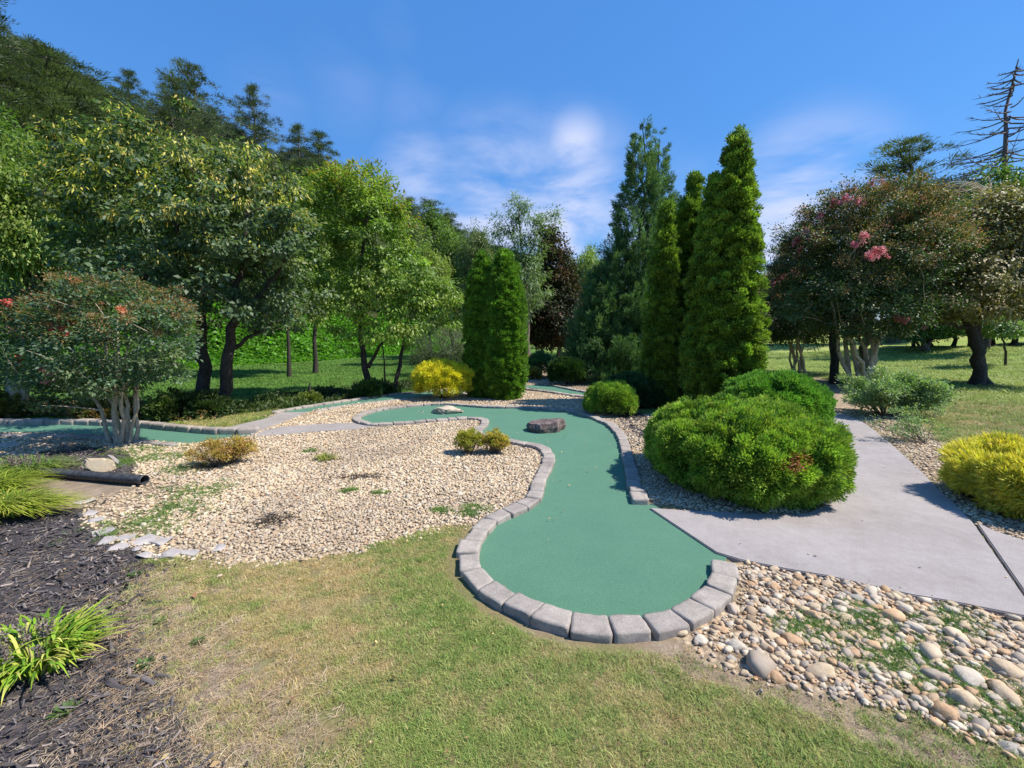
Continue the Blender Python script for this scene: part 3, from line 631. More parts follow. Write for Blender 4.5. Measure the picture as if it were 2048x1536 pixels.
# bright loose tree in the middle
a = L3(742, 792)
YG = [(.17, .25, .045), (.13, .21, .04), (.22, .27, .06), (.09, .15, .035)]
tree('dogwood_tree', 'light green tree with dark leaning trunk left of the yellow shrub', 'tree', a,
     [((0, 0, 0), RP(a, 722, 640, .1), .10, .055), (RP(a, 722, 650, .1), RP(a, 690, 470, .3), .055, .02), (RP(a, 724, 640, .1), RP(a, 740, 420, -.3), .055, .02), (RP(a, 736, 735, 0), RP(a, 790, 650, .4), .05, .02),
      ((.45, .3, 0), RP(a, 800, 640, .5), .07, .03), (RP(a, 800, 640, .5), RP(a, 830, 540, .2), .035, .015), ((.35, .35, 0), RP(a, 765, 680, .4), .03, .012)],
     [BL(a, 700, 420, 85, 70), BL(a, 745, 480, 90, 80, .3), BL(a, 650, 480, 50, 70, -.2), BL(a, 800, 560, 70, 60, -.3), BL(a, 690, 590, 60, 50, -.5), BL(a, 845, 620, 60, 45, .1), BL(a, 720, 380, 60, 45, .2), BL(a, 870, 590, 45, 40, .4),
      BL(a, 660, 370, 40, 40, .3), BL(a, 780, 670, 45, 35, -.5), BL(a, 700, 650, 40, 50, -.3), BL(a, 760, 430, 60, 60, .3)],
     14, 330, 88, .25, .12, .05, YG, [3, 3, 2, 2], bark=BARK_D, sub=150, droop=.55, flatten=.6,
     top_cols=(.22, [(.22, .19, .03), (.17, .2, .03), (.25, .14, .04)], 40, .11, .045, .3), sides=7)
a = L3(880, 752)
tree('grey_shrub', 'wispy grey green shrub behind the round yellow shrub', 'shrub', a,
     [((x*.3, 0, 0), (x*1.1, y*.6, 1.6+.4*x*x), .035, .008) for x, y in ((-1, .3), (-.5, -.5), (0, .2), (.5, .6), (1, -.2), (.2, -.7))],
     [BL(a, 880, 690, 52, 38), BL(a, 850, 720, 35, 30, -.3), BL(a, 915, 715, 38, 32, .2)], 15, 230, 80, .28, .09, .022, [(.09, .11, .06), (.13, .15, .09), (.05, .07, .035)], None, droop=-.2, sub=80)
# ================================================================== clipped and golden shrubs
GOLD = [(.62, .54, .035), (.52, .48, .035), (.68, .56, .05), (.35, .38, .04)]
a = L3(888, 797)
shell_shrub('golden_shrub', 'clipped bright yellow shrub beside the twin columnar evergreens', 'shrub', a, dome(.72, .68, .93, .05, 3, -.55, .3, 2.3, .52), 21, 520, 85, .10, .055, .018, GOLD, [3, 3, 2, 2],
            stems=[((x*.1, y*.1, 0), (x*.35, y*.35, .6), .025, .01) for x, y in ((0, 0), (-1, .4), (1, .3), (.3, -1), (-.5, -.8))])
THU = [(.09, .19, .022), (.12, .24, .028), (.055, .12, .015), (.16, .28, .035)]
a = L3(992, 797)
s1 = Vector(RP(a, 966, 790)); s2 = Vector(RP(a, 1010, 792))
shell_shrub('columnar_evergreen', 'shorter dense evergreen column, left one of the pair beyond the yellow shrub', 'evergreen', (a[0]+s1.x, a[1]+.18, 0), spire([(0, 0, .42, 3.75, 6, .07)]), 22, 1000, 90, .09, .055, .024, THU, lmat=NEEDLE, updir=.7, jit=.07)
shell_shrub('columnar_evergreen', 'fuller dense evergreen column, right one of the pair beyond the yellow shrub', 'evergreen', (a[0]+s2.x, a[1]-.05, 0), spire([(0, 0, .50, 3.78, 6, .07)]), 23, 1250, 90, .09, .055, .024, THU, lmat=NEEDLE, updir=.7, jit=.07)
# right-hand arborvitae group
a = L3(1447, 826)
ARB = [(.13, .21, .028), (.17, .26, .035), (.065, .12, .02), (.23, .31, .045)]
shell_shrub('arborvitae', 'tallest pointed arborvitae standing over the big round bush', 'evergreen', a, spire([(0, 0, .66, 5.75, 1.6, .15), (-.36, .1, .40, 4.85, 2.4, .10)]), 24, 2700, 110, .105, .055, .026, ARB, updir=.7, hollow=.5, jit=.11, cjit=.38,
            stems=[((0, 0, 0), (0, 0, 3.5), .12, .05)])
q = L3(1388, 815)
shell_shrub('arborvitae', 'dark blunt topped arborvitae tucked behind the left side of the tallest one', 'evergreen', (q[0]-.05, q[1]+.45, 0), spire([(0, 0, .52, 5.25, 3.4, .09)]), 25, 1350, 100, .11, .06, .024, ARB, [2, 2, 3, 1], updir=.7, hollow=.4, jit=.1)
q = L3(1322, 815)
shell_shrub('arborvitae', 'slim pointed arborvitae, leftmost of the three, behind the low dome bushes', 'evergreen', (q[0], q[1]+.1, 0), spire([(0, 0, .36, 4.5, 2.2, .07)]), 26, 950, 100, .10, .06, .024, ARB, [2, 2, 3, 1], updir=.7, hollow=.4, jit=.09)
# domes
JUN = [(.165, .27, .032), (.21, .305, .04), (.09, .18, .025), (.28, .34, .055)]
def brown_patch(R):
    P = np.array([[-.05, -.98, .5]])+R.normal(size=(26, 3))*.045
    return clump_leaves(P, np.array([0, 0, .3]), 16, .05, .04, .01, [(.28, .09, .03), (.2, .07, .03), (.35, .14, .05)], R, droop=0)
bx, by = G(1480, 962)
shell_shrub('round_bush', 'huge rounded bright green bush between the large green and the path', 'shrub', (bx-.06, by+.0, 0), dome(.86, .97, .80, .08, 5, -.75, .28, 2.35, .40), 27, 3000, 120, .075, .036, .0125, JUN, [3, 3, 2, 2], updir=.35, hollow=.5, jit=.07, cjit=.3, tufts=brown_patch,
            stems=[((x*.15, y*.15, 0), (x*.8, y*.8, .55), .04, .012) for x, y in ((1, 0), (-1, 0), (0, 1), (0, -1), (.7, -.7), (-.7, -.7), (.7, .7), (-.7, .7))])
bx, by = G(1560, 868)
shell_shrub('round_bush', 'second green bush partly hidden behind the huge round one', 'shrub', (bx+.05, by+.32, 0), dome(.74, .74, .93, .08, 6, -.5, .3, 2.1, .45), 28, 2200, 85, .08, .045, .015, [(.10, .24, .03), (.13, .27, .04), (.07, .17, .022), (.18, .30, .045)], [2, 3, 3, 1], updir=.45)
bx, by = G(1222, 832)
shell_shrub('dome_bush', 'small clipped bright green dome at the far kerb of the large green', 'shrub', (bx, by+.1, 0), dome(.46, .42, .62, .04, 7, -.5, .3, 2.4, .3), 29, 620, 75, .07, .045, .014, JUN, [3, 3, 3, 1], updir=.5)
bx, by = G(1278, 812)
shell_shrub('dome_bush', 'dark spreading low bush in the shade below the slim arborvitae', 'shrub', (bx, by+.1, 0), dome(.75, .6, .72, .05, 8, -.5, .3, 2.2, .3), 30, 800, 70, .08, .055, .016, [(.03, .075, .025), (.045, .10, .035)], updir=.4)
bx, by = G(1137, 773)
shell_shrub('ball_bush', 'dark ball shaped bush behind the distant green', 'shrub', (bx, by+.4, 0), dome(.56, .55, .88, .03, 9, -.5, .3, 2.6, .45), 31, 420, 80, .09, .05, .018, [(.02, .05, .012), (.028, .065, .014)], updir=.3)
bx, by = G(1083, 758)
shell_shrub('leafy_shrub', 'grey green leafy shrub left of the dark ball bush', 'shrub', (bx, by+.5, 0), dome(.5, .5, .98, .08, 10, -.5, .3, 2.0, .5), 32, 190, 60, .13, .06, .03, [(.09, .16, .07), (.12, .19, .09), (.05, .10, .04)], lmat=LEAF, updir=.3)
bx, by = G(1062, 760)
shell_shrub('barberry_shrub', 'small yellowish shrub in front of the grey green leafy shrub', 'shrub', (bx+.06, by+.1, 0), dome(.3, .28, .42, .04, 10, -.5, .3, 2.0, .2), 33, 90, 60, .08, .05, .02, [(.3, .25, .04), (.2, .2, .04), (.25, .12, .05)], lmat=LEAF, updir=.3)
bx, by = G(1048, 738)
shell_shrub('barberry_shrub', 'small orange shrub peeking out beside the right evergreen column', 'shrub', (bx+.15, by+.4, 0), dome(.34, .3, .6, .04, 10, -.5, .3, 2.0, .3), 34, 90, 60, .09, .06, .03, [(.55, .16, .04), (.5, .25, .06), (.3, .12, .04)], lmat=LEAF, updir=.3)
# golden thread cypress (right edge)
THR = [(.66, .52, .06), (.70, .58, .12), (.46, .42, .06), (.24, .26, .035)]
def thread_tips(R):
    P, Nn = dome(.64, .62, .60, .1, 12, .15, .3, 2.2, .28)(900, R); k = np.repeat(np.arange(len(P)), 7)
    D = nrm(Nn[k]+np.array([0, 0, .25])+rnd(len(k), R)*.55); return leaves(P[k]+rnd(len(k), R)*.02, D, rnd(len(k), R), R.uniform(.05, .10, len(k)), R.uniform(.006, .010, len(k)), pal(len(k), THR[:3], R, .2), .1)
bx, by = G(2010, 1012)
shell_shrub('thread_cypress', 'golden yellow feathery cypress bush at the right edge by the path', 'shrub', (bx+.24, by-.10, 0), dome(.60, .58, .56, .09, 12, -.5, .32, 2.2, .26), 35, 1500, 100, .075, .06, .010, THR, [2, 2, 3, 3], updir=.1, spread=.2, hollow=.5, tufts=thread_tips)
# abelia, low feathery spreading shrub beside the path
a = L3(1785, 838)
ABE = [(.15, .23, .09), (.20, .28, .13), (.09, .16, .06), (.24, .28, .13)]
R0 = np.random.default_rng(41); sts = []; bl = []
for i in range(36):
    th = R0.uniform(0, 2*np.pi); rr = R0.uniform(.2, .98); h = R0.uniform(.42, .88)*(1.12-.4*rr)
    sts.append(((.08*math.cos(th), .08*math.sin(th), 0), (rr*math.cos(th), rr*.8*math.sin(th), h), .012, .003))
    for f in (.55, .8, 1.0): bl.append((rr*f*math.cos(th), rr*.8*f*math.sin(th), h*(.25+.75*f)+.03, .16, .16, .09))
tree('abelia_shrub', 'spreading feathery green shrub arching over the far right side of the path', 'shrub', (a[0]+.1, a[1]+.3, 0), sts, bl, 42, 800, 40, .11, .05, .022, ABE, None, bark=BARK_M, shell=.6, droop=-.1, sub=60, r_tip=.003)
a = L3(1885, 902)
sts = []; bl = []
for i in range(13):
    th = R0.uniform(.2, 3.4); rr = R0.uniform(.3, .75); h = R0.uniform(.15, .55)
    sts.append(((0, 0, 0), (rr*math.cos(th), rr*.6*math.sin(th), h), .006, .002))
    for f in (.6, .85, 1.0): bl.append((rr*f*math.cos(th), rr*.6*f*math.sin(th), h*f+.02, .09, .09, .05))
tree('abelia_shrub', 'thin straggly green shoots behind the golden feathery cypress', 'shrub', (a[0]+.1, a[1]+.35, 0), sts, bl, 43, 130, 16, .07, .04, .015, ABE, None, bark=BARK_M, shell=.6, droop=-.1, sub=30, r_tip=.002)
# small shrubs in the pebble bed
BRB = [(.30, .22, .03), (.36, .28, .04), (.22, .15, .04), (.28, .12, .05)]
def twiggy(label, px, py, rx, h, cols, seed, n=26, per=26, name='barberry_shrub', ll=.022):
    a = L3(px, py); R0 = np.random.default_rng(seed); sts = []; bl = []
    for i in range(n):
        th = R0.uniform(0, 2*np.pi); q = R0.uniform(.2, 1); r_ = rx*q; hh = h*(1.02-.4*q*q)*R0.uniform(.75, 1)
        sts.append(((.03*math.cos(th), .03*math.sin(th), 0), (r_*math.cos(th), r_*.8*math.sin(th), hh), .006, .002))
        bl.append((r_*math.cos(th)*.95, r_*.8*math.sin(th)*.95, hh*.95, rx*.2, rx*.2, h*.14)); bl.append((r_*math.cos(th)*.7, r_*.8*math.sin(th)*.7, hh*.7, rx*.16, rx*.16, h*.12))
    return tree(name, label, 'shrub', a, sts, bl, seed, n*9, per, rx*.15, ll, ll*.55, cols, None, bark=BARK_M, shell=.6, droop=-.1, sub=90, r_tip=.0018)
twiggy('low bronze yellow twiggy shrub at the left of the pebble bed', 452, 932, .38, .36, BRB, 51, 34, 26)
twiggy('low yellow green twiggy shrub beside the kerb at the waist of the large green', 938, 910, .22, .34, [(.28, .28, .03), (.35, .30, .04), (.2, .2, .03)], 52, 30, 30)
twiggy('yellow green twin shrub, the right half of the pair by the kerb', 986, 908, .22, .34, [(.26, .28, .03), (.35, .28, .04), (.3, .18, .05)], 53, 30, 30)
# ================================================================== centre: cedar, dark magnolia, airy tree
a = L3(1262, 762)
def cedar_surf(parts_):
    def f(n, R):
        A = np.array([p_[3]*p_[4] for p_ in parts_]); k = R.choice(len(parts_), n, p=A/A.sum()); t = 1-np.sqrt(R.uniform(0, 1, n)); th = R.uniform(0, 6.283, n)
        p = np.array([q[:6] for q in parts_])[k]; z0, h, r = p[:, 2], p[:, 4], p[:, 3]
        rr = r*(1-t)**.85*(.55+.45*R.uniform(0, 1, n)**.6)*(1+.25*np.sin(t*23+th*2)); rr = rr+.05
        P = np.stack([p[:, 0]+np.cos(th)*rr, p[:, 1]+np.sin(th)*rr, z0+t*h], 1); Nn = nrm(np.stack([np.cos(th), np.sin(th), np.full(n, .25)], 1)); return P, Nn
    return f
def plume_tree(name, label, loc, parts_, seed, n, per, pl, cols, ll, lw, group=None, up=.75, w=None, bark=BARK_D, droopend=0):
    """conifer of feathery ascending plumes"""
    R = np.random.default_rng(seed); root = thing(name, label, 'evergreen', loc, 0, group)
    P, Nn = cedar_surf(parts_)(n, R); ax_ = nrm(Nn+np.array([0, 0, up])+rnd(n, R)*.25)
    pi_ = np.maximum(6, per*R.uniform(.6, 1.4, n)).astype(int); k = np.repeat(np.arange(n), pi_); m_ = len(k)
    top = np.clip((P[:, 2]/max(q[2]+q[4] for q in parts_)), 0, 1); L_ = (pl*(1.15-.6*top)*R.uniform(.6, 1.3, n))[k]
    t = R.uniform(-.6, 1, m_); wdt = .28*(1-.6*np.abs(t)); side = rnd(m_, R)
    Q = P[k]+ax_[k]*(t*L_)[:, None]*.6+side*(wdt*L_)[:, None]*.55; Q[:, 2] += droopend*t*t*L_
    D = nrm(ax_[k]*.9+side*.7+rnd(m_, R)*.25); base = pal(n, cols, R, .22, w)
    c = base[k]*.7+pal(m_, cols, R, .15, w)*.3
    V, F, C = leaves(Q, D, rnd(m_, R), ll*R.uniform(.6, 1.3, m_), lw*R.uniform(.7, 1.2, m_), c, .1); obj('crown', mesh_np('crown', V, F, C), NEEDLE, root)
    lst = []
    for q in parts_: lst.append(stem((q[0], q[1], 0), (q[0], q[1], q[2]+q[4]*.96), q[5], .012, R, .01, 12))
    for i in R.choice(n, min(n, 160), replace=False):
        q = parts_[int(np.argmin([np.hypot(P[i, 0]-q[0], P[i, 1]-q[1]) for q in parts_]))]
        z0 = max(.4, P[i, 2]-np.hypot(P[i, 0]-q[0], P[i, 1]-q[1])*.6); lst.append((curve3((q[0], q[1], z0), ((q[0]+P[i, 0])/2, (q[1]+P[i, 1])/2, (z0+P[i, 2])/2-.1), P[i], 5), np.linspace(.022, .006, 5)))
    V, F = tubes(lst, 6); obj('trunk', mesh_np('trunk', V, F, None, True), bark, root); return root
CED = [(.07, .135, .055), (.095, .17, .07), (.05, .10, .04), (.12, .185, .065)]
plume_tree('cedar_tree', 'tall blue green twin topped cedar behind the arborvitae', a, [RP(a, 1270, 740, .3)[:2]+(.8, 1.65, 8.6, .12), RP(a, 1303, 740, .6)[:2]+(1.2, 1.2, 7.9, .1), RP(a, 1230, 740, 0)[:2]+(.15, 1.9, 5.3, .1), (RP(a, 1195, 740, -.2)[0], -.3, .1, 1.2, 4.2, .06), (RP(a, 1330, 740, .4)[0], .6, .3, 1.2, 6.6, .06)],
           61, 4600, 70, .5, CED, .14, .022)
a = L3(1115, 722)
tree('magnolia_tree', 'dark bronze leaved magnolia standing left of the blue green cedar', 'tree', a, [((0, 0, 0), (0.1, 0, 7.6), .15, .03)],
     [BL(a, 1108, 640, 58, 52), BL(a, 1110, 590, 50, 50, .2), BL(a, 1108, 540, 36, 45), BL(a, 1100, 495, 24, 36), BL(a, 1098, 476, 14, 18), BL(a, 1080, 640, 34, 42, -.5), BL(a, 1138, 640, 32, 44, .4)],
     62, 620, 60, .42, .24, .11, [(.025, .035, .018), (.035, .05, .022), (.07, .04, .022), (.10, .05, .028)], [3, 2, 2, 1], bark=BARK_M, lmat=LEAF_GLOSS, sub=90, r_tip=.015, flatten=.8)
x, y = AT(1055, 700, 26)[:2]; a = (x, y, 0)
tree('locust_tree', 'airy open tree with drooping light leaves rising behind the magnolia', 'tree', a, [((0, 0, 0), RP(a, 1050, 520), .16, .08), (RP(a, 1050, 540), RP(a, 1035, 400, .3), .07, .02), (RP(a, 1050, 520), RP(a, 1085, 440, -.3), .06, .02), (RP(a, 1050, 540), RP(a, 1010, 440, .3), .05, .02)],
     [BL(a, 1035, 420, 24, 30), BL(a, 1010, 450, 28, 34, .5), BL(a, 1060, 460, 30, 26, -.5), BL(a, 1090, 440, 24, 20, .3), BL(a, 1000, 480, 20, 26), BL(a, 1050, 500, 40, 26, .2), BL(a, 1040, 560, 55, 60), BL(a, 1010, 620, 50, 60), BL(a, 1105, 425, 10, 12)],
     63, 340, 46, .4, .24, .055, [(.10, .15, .06), (.14, .19, .09), (.08, .13, .05)], None, bark=BARK_M, sub=110, droop=.9, r_tip=.02)
# ================================================================== right side crape myrtles and big trees
CRA = [(.04, .075, .028), (.055, .10, .036), (.08, .11, .036), (.12, .085, .04)]
CRT = [(.32, .18, .08), (.36, .22, .11), (.24, .19, .07), (.42, .19, .15)]
a = L3(1725, 776)
def cstems(a, xs, top, n, r0, R_):
    out = []
    for i in range(n):
        px, py, dy = top[i % len(top)]; out.append(((xs*(i/(n-1)-.5), R_.uniform(-.15, .15), 0), RP(a, px, py, dy), r0*R_.uniform(.7, 1.1), .02))
    return out
tree('crape_myrtle', 'large dark crape myrtle with pink blooms and pale fanned stems right of the arborvitae', 'tree', a,
     cstems(a, .7, [(1690, 600, .2), (1660, 560, -.3), (1710, 500, 0), (1740, 480, .4), (1760, 540, -.3), (1800, 560, .3), (1770, 600, -.5), (1680, 640, -.8)], 9, .085, np.random.default_rng(5)),
     [BL(a, 1720, 500, 130, 95), BL(a, 1640, 540, 90, 80, .3), BL(a, 1800, 520, 100, 100, .3), BL(a, 1740, 420, 100, 50, .1), BL(a, 1680, 600, 100, 55, -.4), BL(a, 1780, 620, 80, 50, -.4), BL(a, 1650, 460, 60, 50, .2), BL(a, 1800, 430, 70, 45, .4), BL(a, 1700, 650, 70, 35, -.3)],
     71, 820, 100, .28, .085, .045, CRA, [3, 3, 2, 1], bark=BARK_L, lmat=LEAF_GLOSS, sub=180, droop=.1, top_cols=(.5, CRT, 90, .05, .028, -.5), r_tip=.01, fl_size=.045,
     flowers=[RP(a, 1766, 506, -1.9)+(.13, FL_PINK), RP(a, 1742, 514, -1.9)+(.10, FL_PINK), RP(a, 1752, 500, -1.8)+(.08, FL_PINK), RP(a, 1710, 490, -1.9)+(.07, FL_PINK), RP(a, 1726, 474, -1.9)+(.10, FL_PINK), RP(a, 1693, 397, -.9)+(.10, FL_PINK), RP(a, 1720, 405, -1)+(.12, FL_PINK), RP(a, 1612, 468, -.3)+(.10, FL_PINK), RP(a, 1640, 430, -.5)+(.07, FL_PINK), RP(a, 1668, 405, -.5)+(.07, FL_PINK), RP(a, 1706, 380, -.6)+(.06, FL_PINK), RP(a, 1740, 368, -.6)+(.06, FL_PINK), RP(a, 1842, 400, -.8)+(.07, FL_PINK), RP(a, 1812, 640, -1.4)+(.07, FL_PINK), RP(a, 1600, 500, -.3)+(.06, FL_PINK), RP(a, 1592, 484, -.2)+(.1, FL_PINK), RP(a, 1796, 636, -1.3)+(.1, FL_PINK), RP(a, 1770, 372, -.6)+(.14, [(.5, .15, .14), (.6, .25, .2)])])
a = L3(1597, 752)
tree('crape_myrtle', 'smaller distant crape myrtle on thin stems at the lawn just right of the arborvitae', 'tree', a,
     cstems(a, .5, [(1570, 640, .2), (1590, 620, -.3), (1610, 610, 0), (1625, 640, .4), (1580, 600, .3)], 7, .055, np.random.default_rng(6)),
     [BL(a, 1590, 610, 70, 55), BL(a, 1560, 650, 45, 38, -.3), BL(a, 1630, 640, 50, 50, .2), BL(a, 1570, 580, 40, 25, .1)],
     72, 420, 90, .3, .09, .05, CRA, [3, 3, 2, 1], bark=BARK_L, lmat=LEAF_GLOSS, sub=100, top_cols=(.3, CRT, 60, .06, .03, -.5), r_tip=.01, fl_size=.05,
     flowers=[RP(a, 1548, 562, -.6)+(.16, FL_PINK), RP(a, 1650, 436, -.8)+(.08, FL_PINK), RP(a, 1672, 415, -.8)+(.08, FL_PINK), RP(a, 1655, 452, -.8)+(.06, FL_PINK), RP(a, 1566, 553, -.6)+(.14, FL_PINK), RP(a, 1588, 545, -.4)+(.17, FL_PINK), RP(a, 1602, 541, -.3)+(.14, FL_PINK)])
a = L3(1668, 768)
tree('shade_tree', 'straight dark trunk left of the large crape myrtle with its crown hidden above', 'tree', a, [((0, 0, 0), RP(a, 1672, 600), .14, .11), (RP(a, 1672, 620), RP(a, 1690, 520, .5), .1, .03)],
     [BL(a, 1690, 560, 60, 50, .6), BL(a, 1660, 600, 40, 40, .4)], 73, 130, 70, .3, .09, .06, CRA, bark=BARK_D)
a = L3(1732, 752)
tree('shade_tree', 'second dark upright trunk just behind the pale stems of the large crape myrtle', 'tree', a, [((0, 0, 0), RP(a, 1728, 600), .17, .12), (RP(a, 1728, 620), RP(a, 1760, 480, .5), .1, .03)],
     [BL(a, 1770, 500, 90, 70, .6), BL(a, 1740, 580, 60, 40, .4)], 74, 200, 70, .35, .10, .06, CRA, bark=BARK_D)
a = L3(1852, 722)
tree('young_tree', 'small bright green tree with short forked trunk on the far lawn', 'tree', a, [((0, 0, 0), RP(a, 1845, 680), .2, .12), (RP(a, 1850, 700), RP(a, 1880, 660, .5), .1, .05), (RP(a, 1848, 700), RP(a, 1820, 660, .5), .1, .05)],
     [BL(a, 1845, 640, 45, 32), BL(a, 1875, 650, 35, 26, .5), BL(a, 1815, 655, 30, 25), BL(a, 1900, 640, 30, 18, .2)], 75, 240, 75, .42, .17, .10, [(.07, .13, .035), (.10, .17, .05), (.05, .09, .03)], bark=BARK_M, r_tip=.02,
     flowers=[RP(a, 1850, 640, -1.4)+(.3, [(.5, .2, .15), (.6, .3, .22)])], fl_size=.1)
a = L3(1962, 772)
KAT = [(.16, .15, .05), (.21, .18, .08), (.10, .11, .035), (.28, .22, .12), (.15, .10, .06)]
tree('leaning_tree', 'heavy dark twin trunk tree with bronze olive leaves at the right edge', 'tree', a, [((-.18, 0, 0), RP(a, 1935, 640), .18, .13), ((.22, .1, 0), RP(a, 1950, 630, .3), .17, .12), (RP(a, 1938, 645), RP(a, 1880, 560, -.5), .12, .04), (RP(a, 1948, 640), RP(a, 2000, 500, .3), .14, .04), (RP(a, 1940, 640), RP(a, 1930, 500, .2), .14, .04), (RP(a, 1945, 650), RP(a, 2060, 560, -.6), .1, .04), (RP(a, 1938, 660), RP(a, 1855, 640, -.4), .07, .02)],
     [BL(a, 1950, 500, 95, 95), BL(a, 1880, 540, 60, 70, -.3), BL(a, 2040, 480, 100, 90, .3), BL(a, 1960, 440, 80, 45, .2), BL(a, 2060, 580, 110, 60, -.3), BL(a, 1950, 590, 90, 50, -.8), BL(a, 1890, 610, 50, 35, -.8), BL(a, 2120, 500, 80, 110, .2), BL(a, 2040, 420, 60, 35, 0), BL(a, 1870, 600, 40, 40, .3)],
     76, 760, 75, .32, .125, .065, KAT, [3, 3, 2, 2, 1], bark=BARK_D, lmat=LEAF_GLOSS, sub=120, r_tip=.012, droop=.7)
a = L3(2010, 742)
tree('maple_sapling', 'pale green leafy branchy sapling in front of the dark hedge at the right edge', 'tree', a, [((0, 0, 0), RP(a, 2005, 670), .06, .03)], [BL(a, 2000, 655, 38, 16), BL(a, 1980, 645, 25, 12, -.3), BL(a, 2030, 660, 18, 14, .3)], 77, 110, 50, .3, .13, .08, [(.11, .17, .06), (.14, .2, .08)], r_tip=.012)
# ================================================================== woodland: prototypes copied over the slope and the far tree line
def proto_tree(name, seed, h, r, cols, nc, per, rad, ll, lw, w=None, bark=BARK_D, lmat=LEAF, top=None, lowz=.25, trunk=.22):
    R = np.random.default_rng(seed); bl = []
    for i in range(9):
        th = R.uniform(0, 6.28); q = R.uniform(0, .55); z = h*R.uniform(lowz+.12, .82); bl.append((r*q*math.cos(th), r*q*math.sin(th), z, r*R.uniform(.4, .6), r*R.uniform(.4, .6), h*R.uniform(.12, .2)))
    bl.append((0, 0, h*.85, r*.4, r*.4, h*.14))
    return tree(name, '', '', (0, -500, 0), [((0, 0, 0), (R.normal()*.3, R.normal()*.3, h*.88), trunk, .04)]+[((0, 0, h*.3), b[:3], .1, .03) for b in bl[:6]], bl, seed, nc, per, rad, ll, lw, cols, w, bark=bark, lmat=lmat, sub=45, r_tip=.02, top_cols=top, sides=5, droop=.4)
def pine_proto(seed, h, r, cols, bare_=.35, whorls=17, per=110, tuft=1.1, up=.25):
    R = np.random.default_rng(seed); root = thing('pine_tree', '', '', (0, -500, 0)); tr = stem((0, 0, 0), (R.normal()*.5, R.normal()*.5, h), h*.014+.05, .03, R, .012, 14); lst = [tr]; C_ = []; A_ = []
    for i in range(whorls):
        t = bare_+(1-bare_)*(i+.5)/whorls; z = h*t; ln = r*(1-((t-bare_)/(1-bare_))**2.3)*R.uniform(.65, 1.2)+.4; x0 = np.interp(z, tr[0][:, 2], tr[0][:, 0]); y0 = np.interp(z, tr[0][:, 2], tr[0][:, 1])
        for j in range(R.integers(3, 6)):
            th = R.uniform(0, 6.28); l_ = ln*R.uniform(.55, 1.15); e = np.array([x0+math.cos(th)*l_, y0+math.sin(th)*l_, z+l_*R.uniform(-.05, .35)+up*l_*.4]); c = curve3((x0, y0, z), ((x0+e[0])/2, (y0+e[1])/2, z+l_*.02), e, 6)
            lst.append((c, np.linspace(.05, .012, 6)))
            for f in np.linspace(.35, 1, max(2, int(l_/.55))):
                q = c[min(5, int(f*5))]+R.normal(size=3)*.12*l_; C_.append(q); A_.append([math.cos(th), math.sin(th), .5])
    P = np.array(C_); A_ = nrm(np.array(A_)); k = np.repeat(np.arange(len(P)), per); m_ = len(k); o = rnd(m_, R)*R.uniform(.1, 1, (m_, 1))*tuft*.55; o[:, 2] *= .55
    D = nrm(o+A_[k]*.4+np.array([0, 0, .15])); c = pal(len(P), cols, R, .2)[k]*(1+R.normal(size=(m_, 1))*.18)
    V, F, C = leaves(P[k]+o, D, rnd(m_, R), R.uniform(.16, .34, m_), R.uniform(.03, .05, m_), c, .1); obj('crown', mesh_np('crown', V, F, C), NEEDLE, root)
    V, F = tubes(lst, 5); obj('trunk', mesh_np('trunk', V, F, None, True), BARK_M, root); return root
PIN = [(.06, .085, .04), (.085, .115, .055), (.045, .065, .033)]
pines = [pine_proto(81, 17, 4.0, PIN, .3, 19), pine_proto(82, 15, 3.8, PIN, .25, 18), pine_proto(83, 19, 3.9, PIN, .35, 21)]
DG = [(.08, .13, .03), (.10, .165, .038), (.055, .095, .025)]; YGR = [(.16, .22, .045), (.20, .24, .05), (.11, .165, .035)]; MG = [(.11, .14, .06), (.14, .175, .08), (.08, .105, .04)]
broad = [proto_tree('woodland_tree', 84, 11, 3.6, DG, 330, 60, .62, .26, .15), proto_tree('woodland_tree', 85, 10, 3.4, YGR, 330, 60, .6, .25, .12), proto_tree('woodland_tree', 86, 12, 3.8, MG, 340, 60, .62, .24, .11),
         proto_tree('woodland_tree', 87, 10.5, 3.4, DG, 330, 60, .6, .25, .12, top=(.3, YGR, 30, .22, .1, .3))]
PINE_L = ('dark pine on the wooded slope behind the left trees', 'pines on the wooded slope')
BR_L = ['deep green broadleaf tree on the wooded slope', 'yellow green broadleaf tree on the wooded slope', 'greyish olive green broadleaf tree on the wooded slope', 'mixed green broadleaf tree with lighter tips on the wooded slope']
used = set()
def place(proto, x, y, s, label, cat, group, z=None):
    o = proto if proto.name not in used else copy_tree(proto)
    used.add(proto.name); o.location = (x, y, (tz(x, y) if z is None else z)-.15); sc = s*RW.uniform(.9, 1.1); o.scale = (sc, sc, s); o.rotation_euler = (0, 0, RW.uniform(0, 6.28)); tag(o, label, cat, group)
    return o
RW = np.random.default_rng(99)
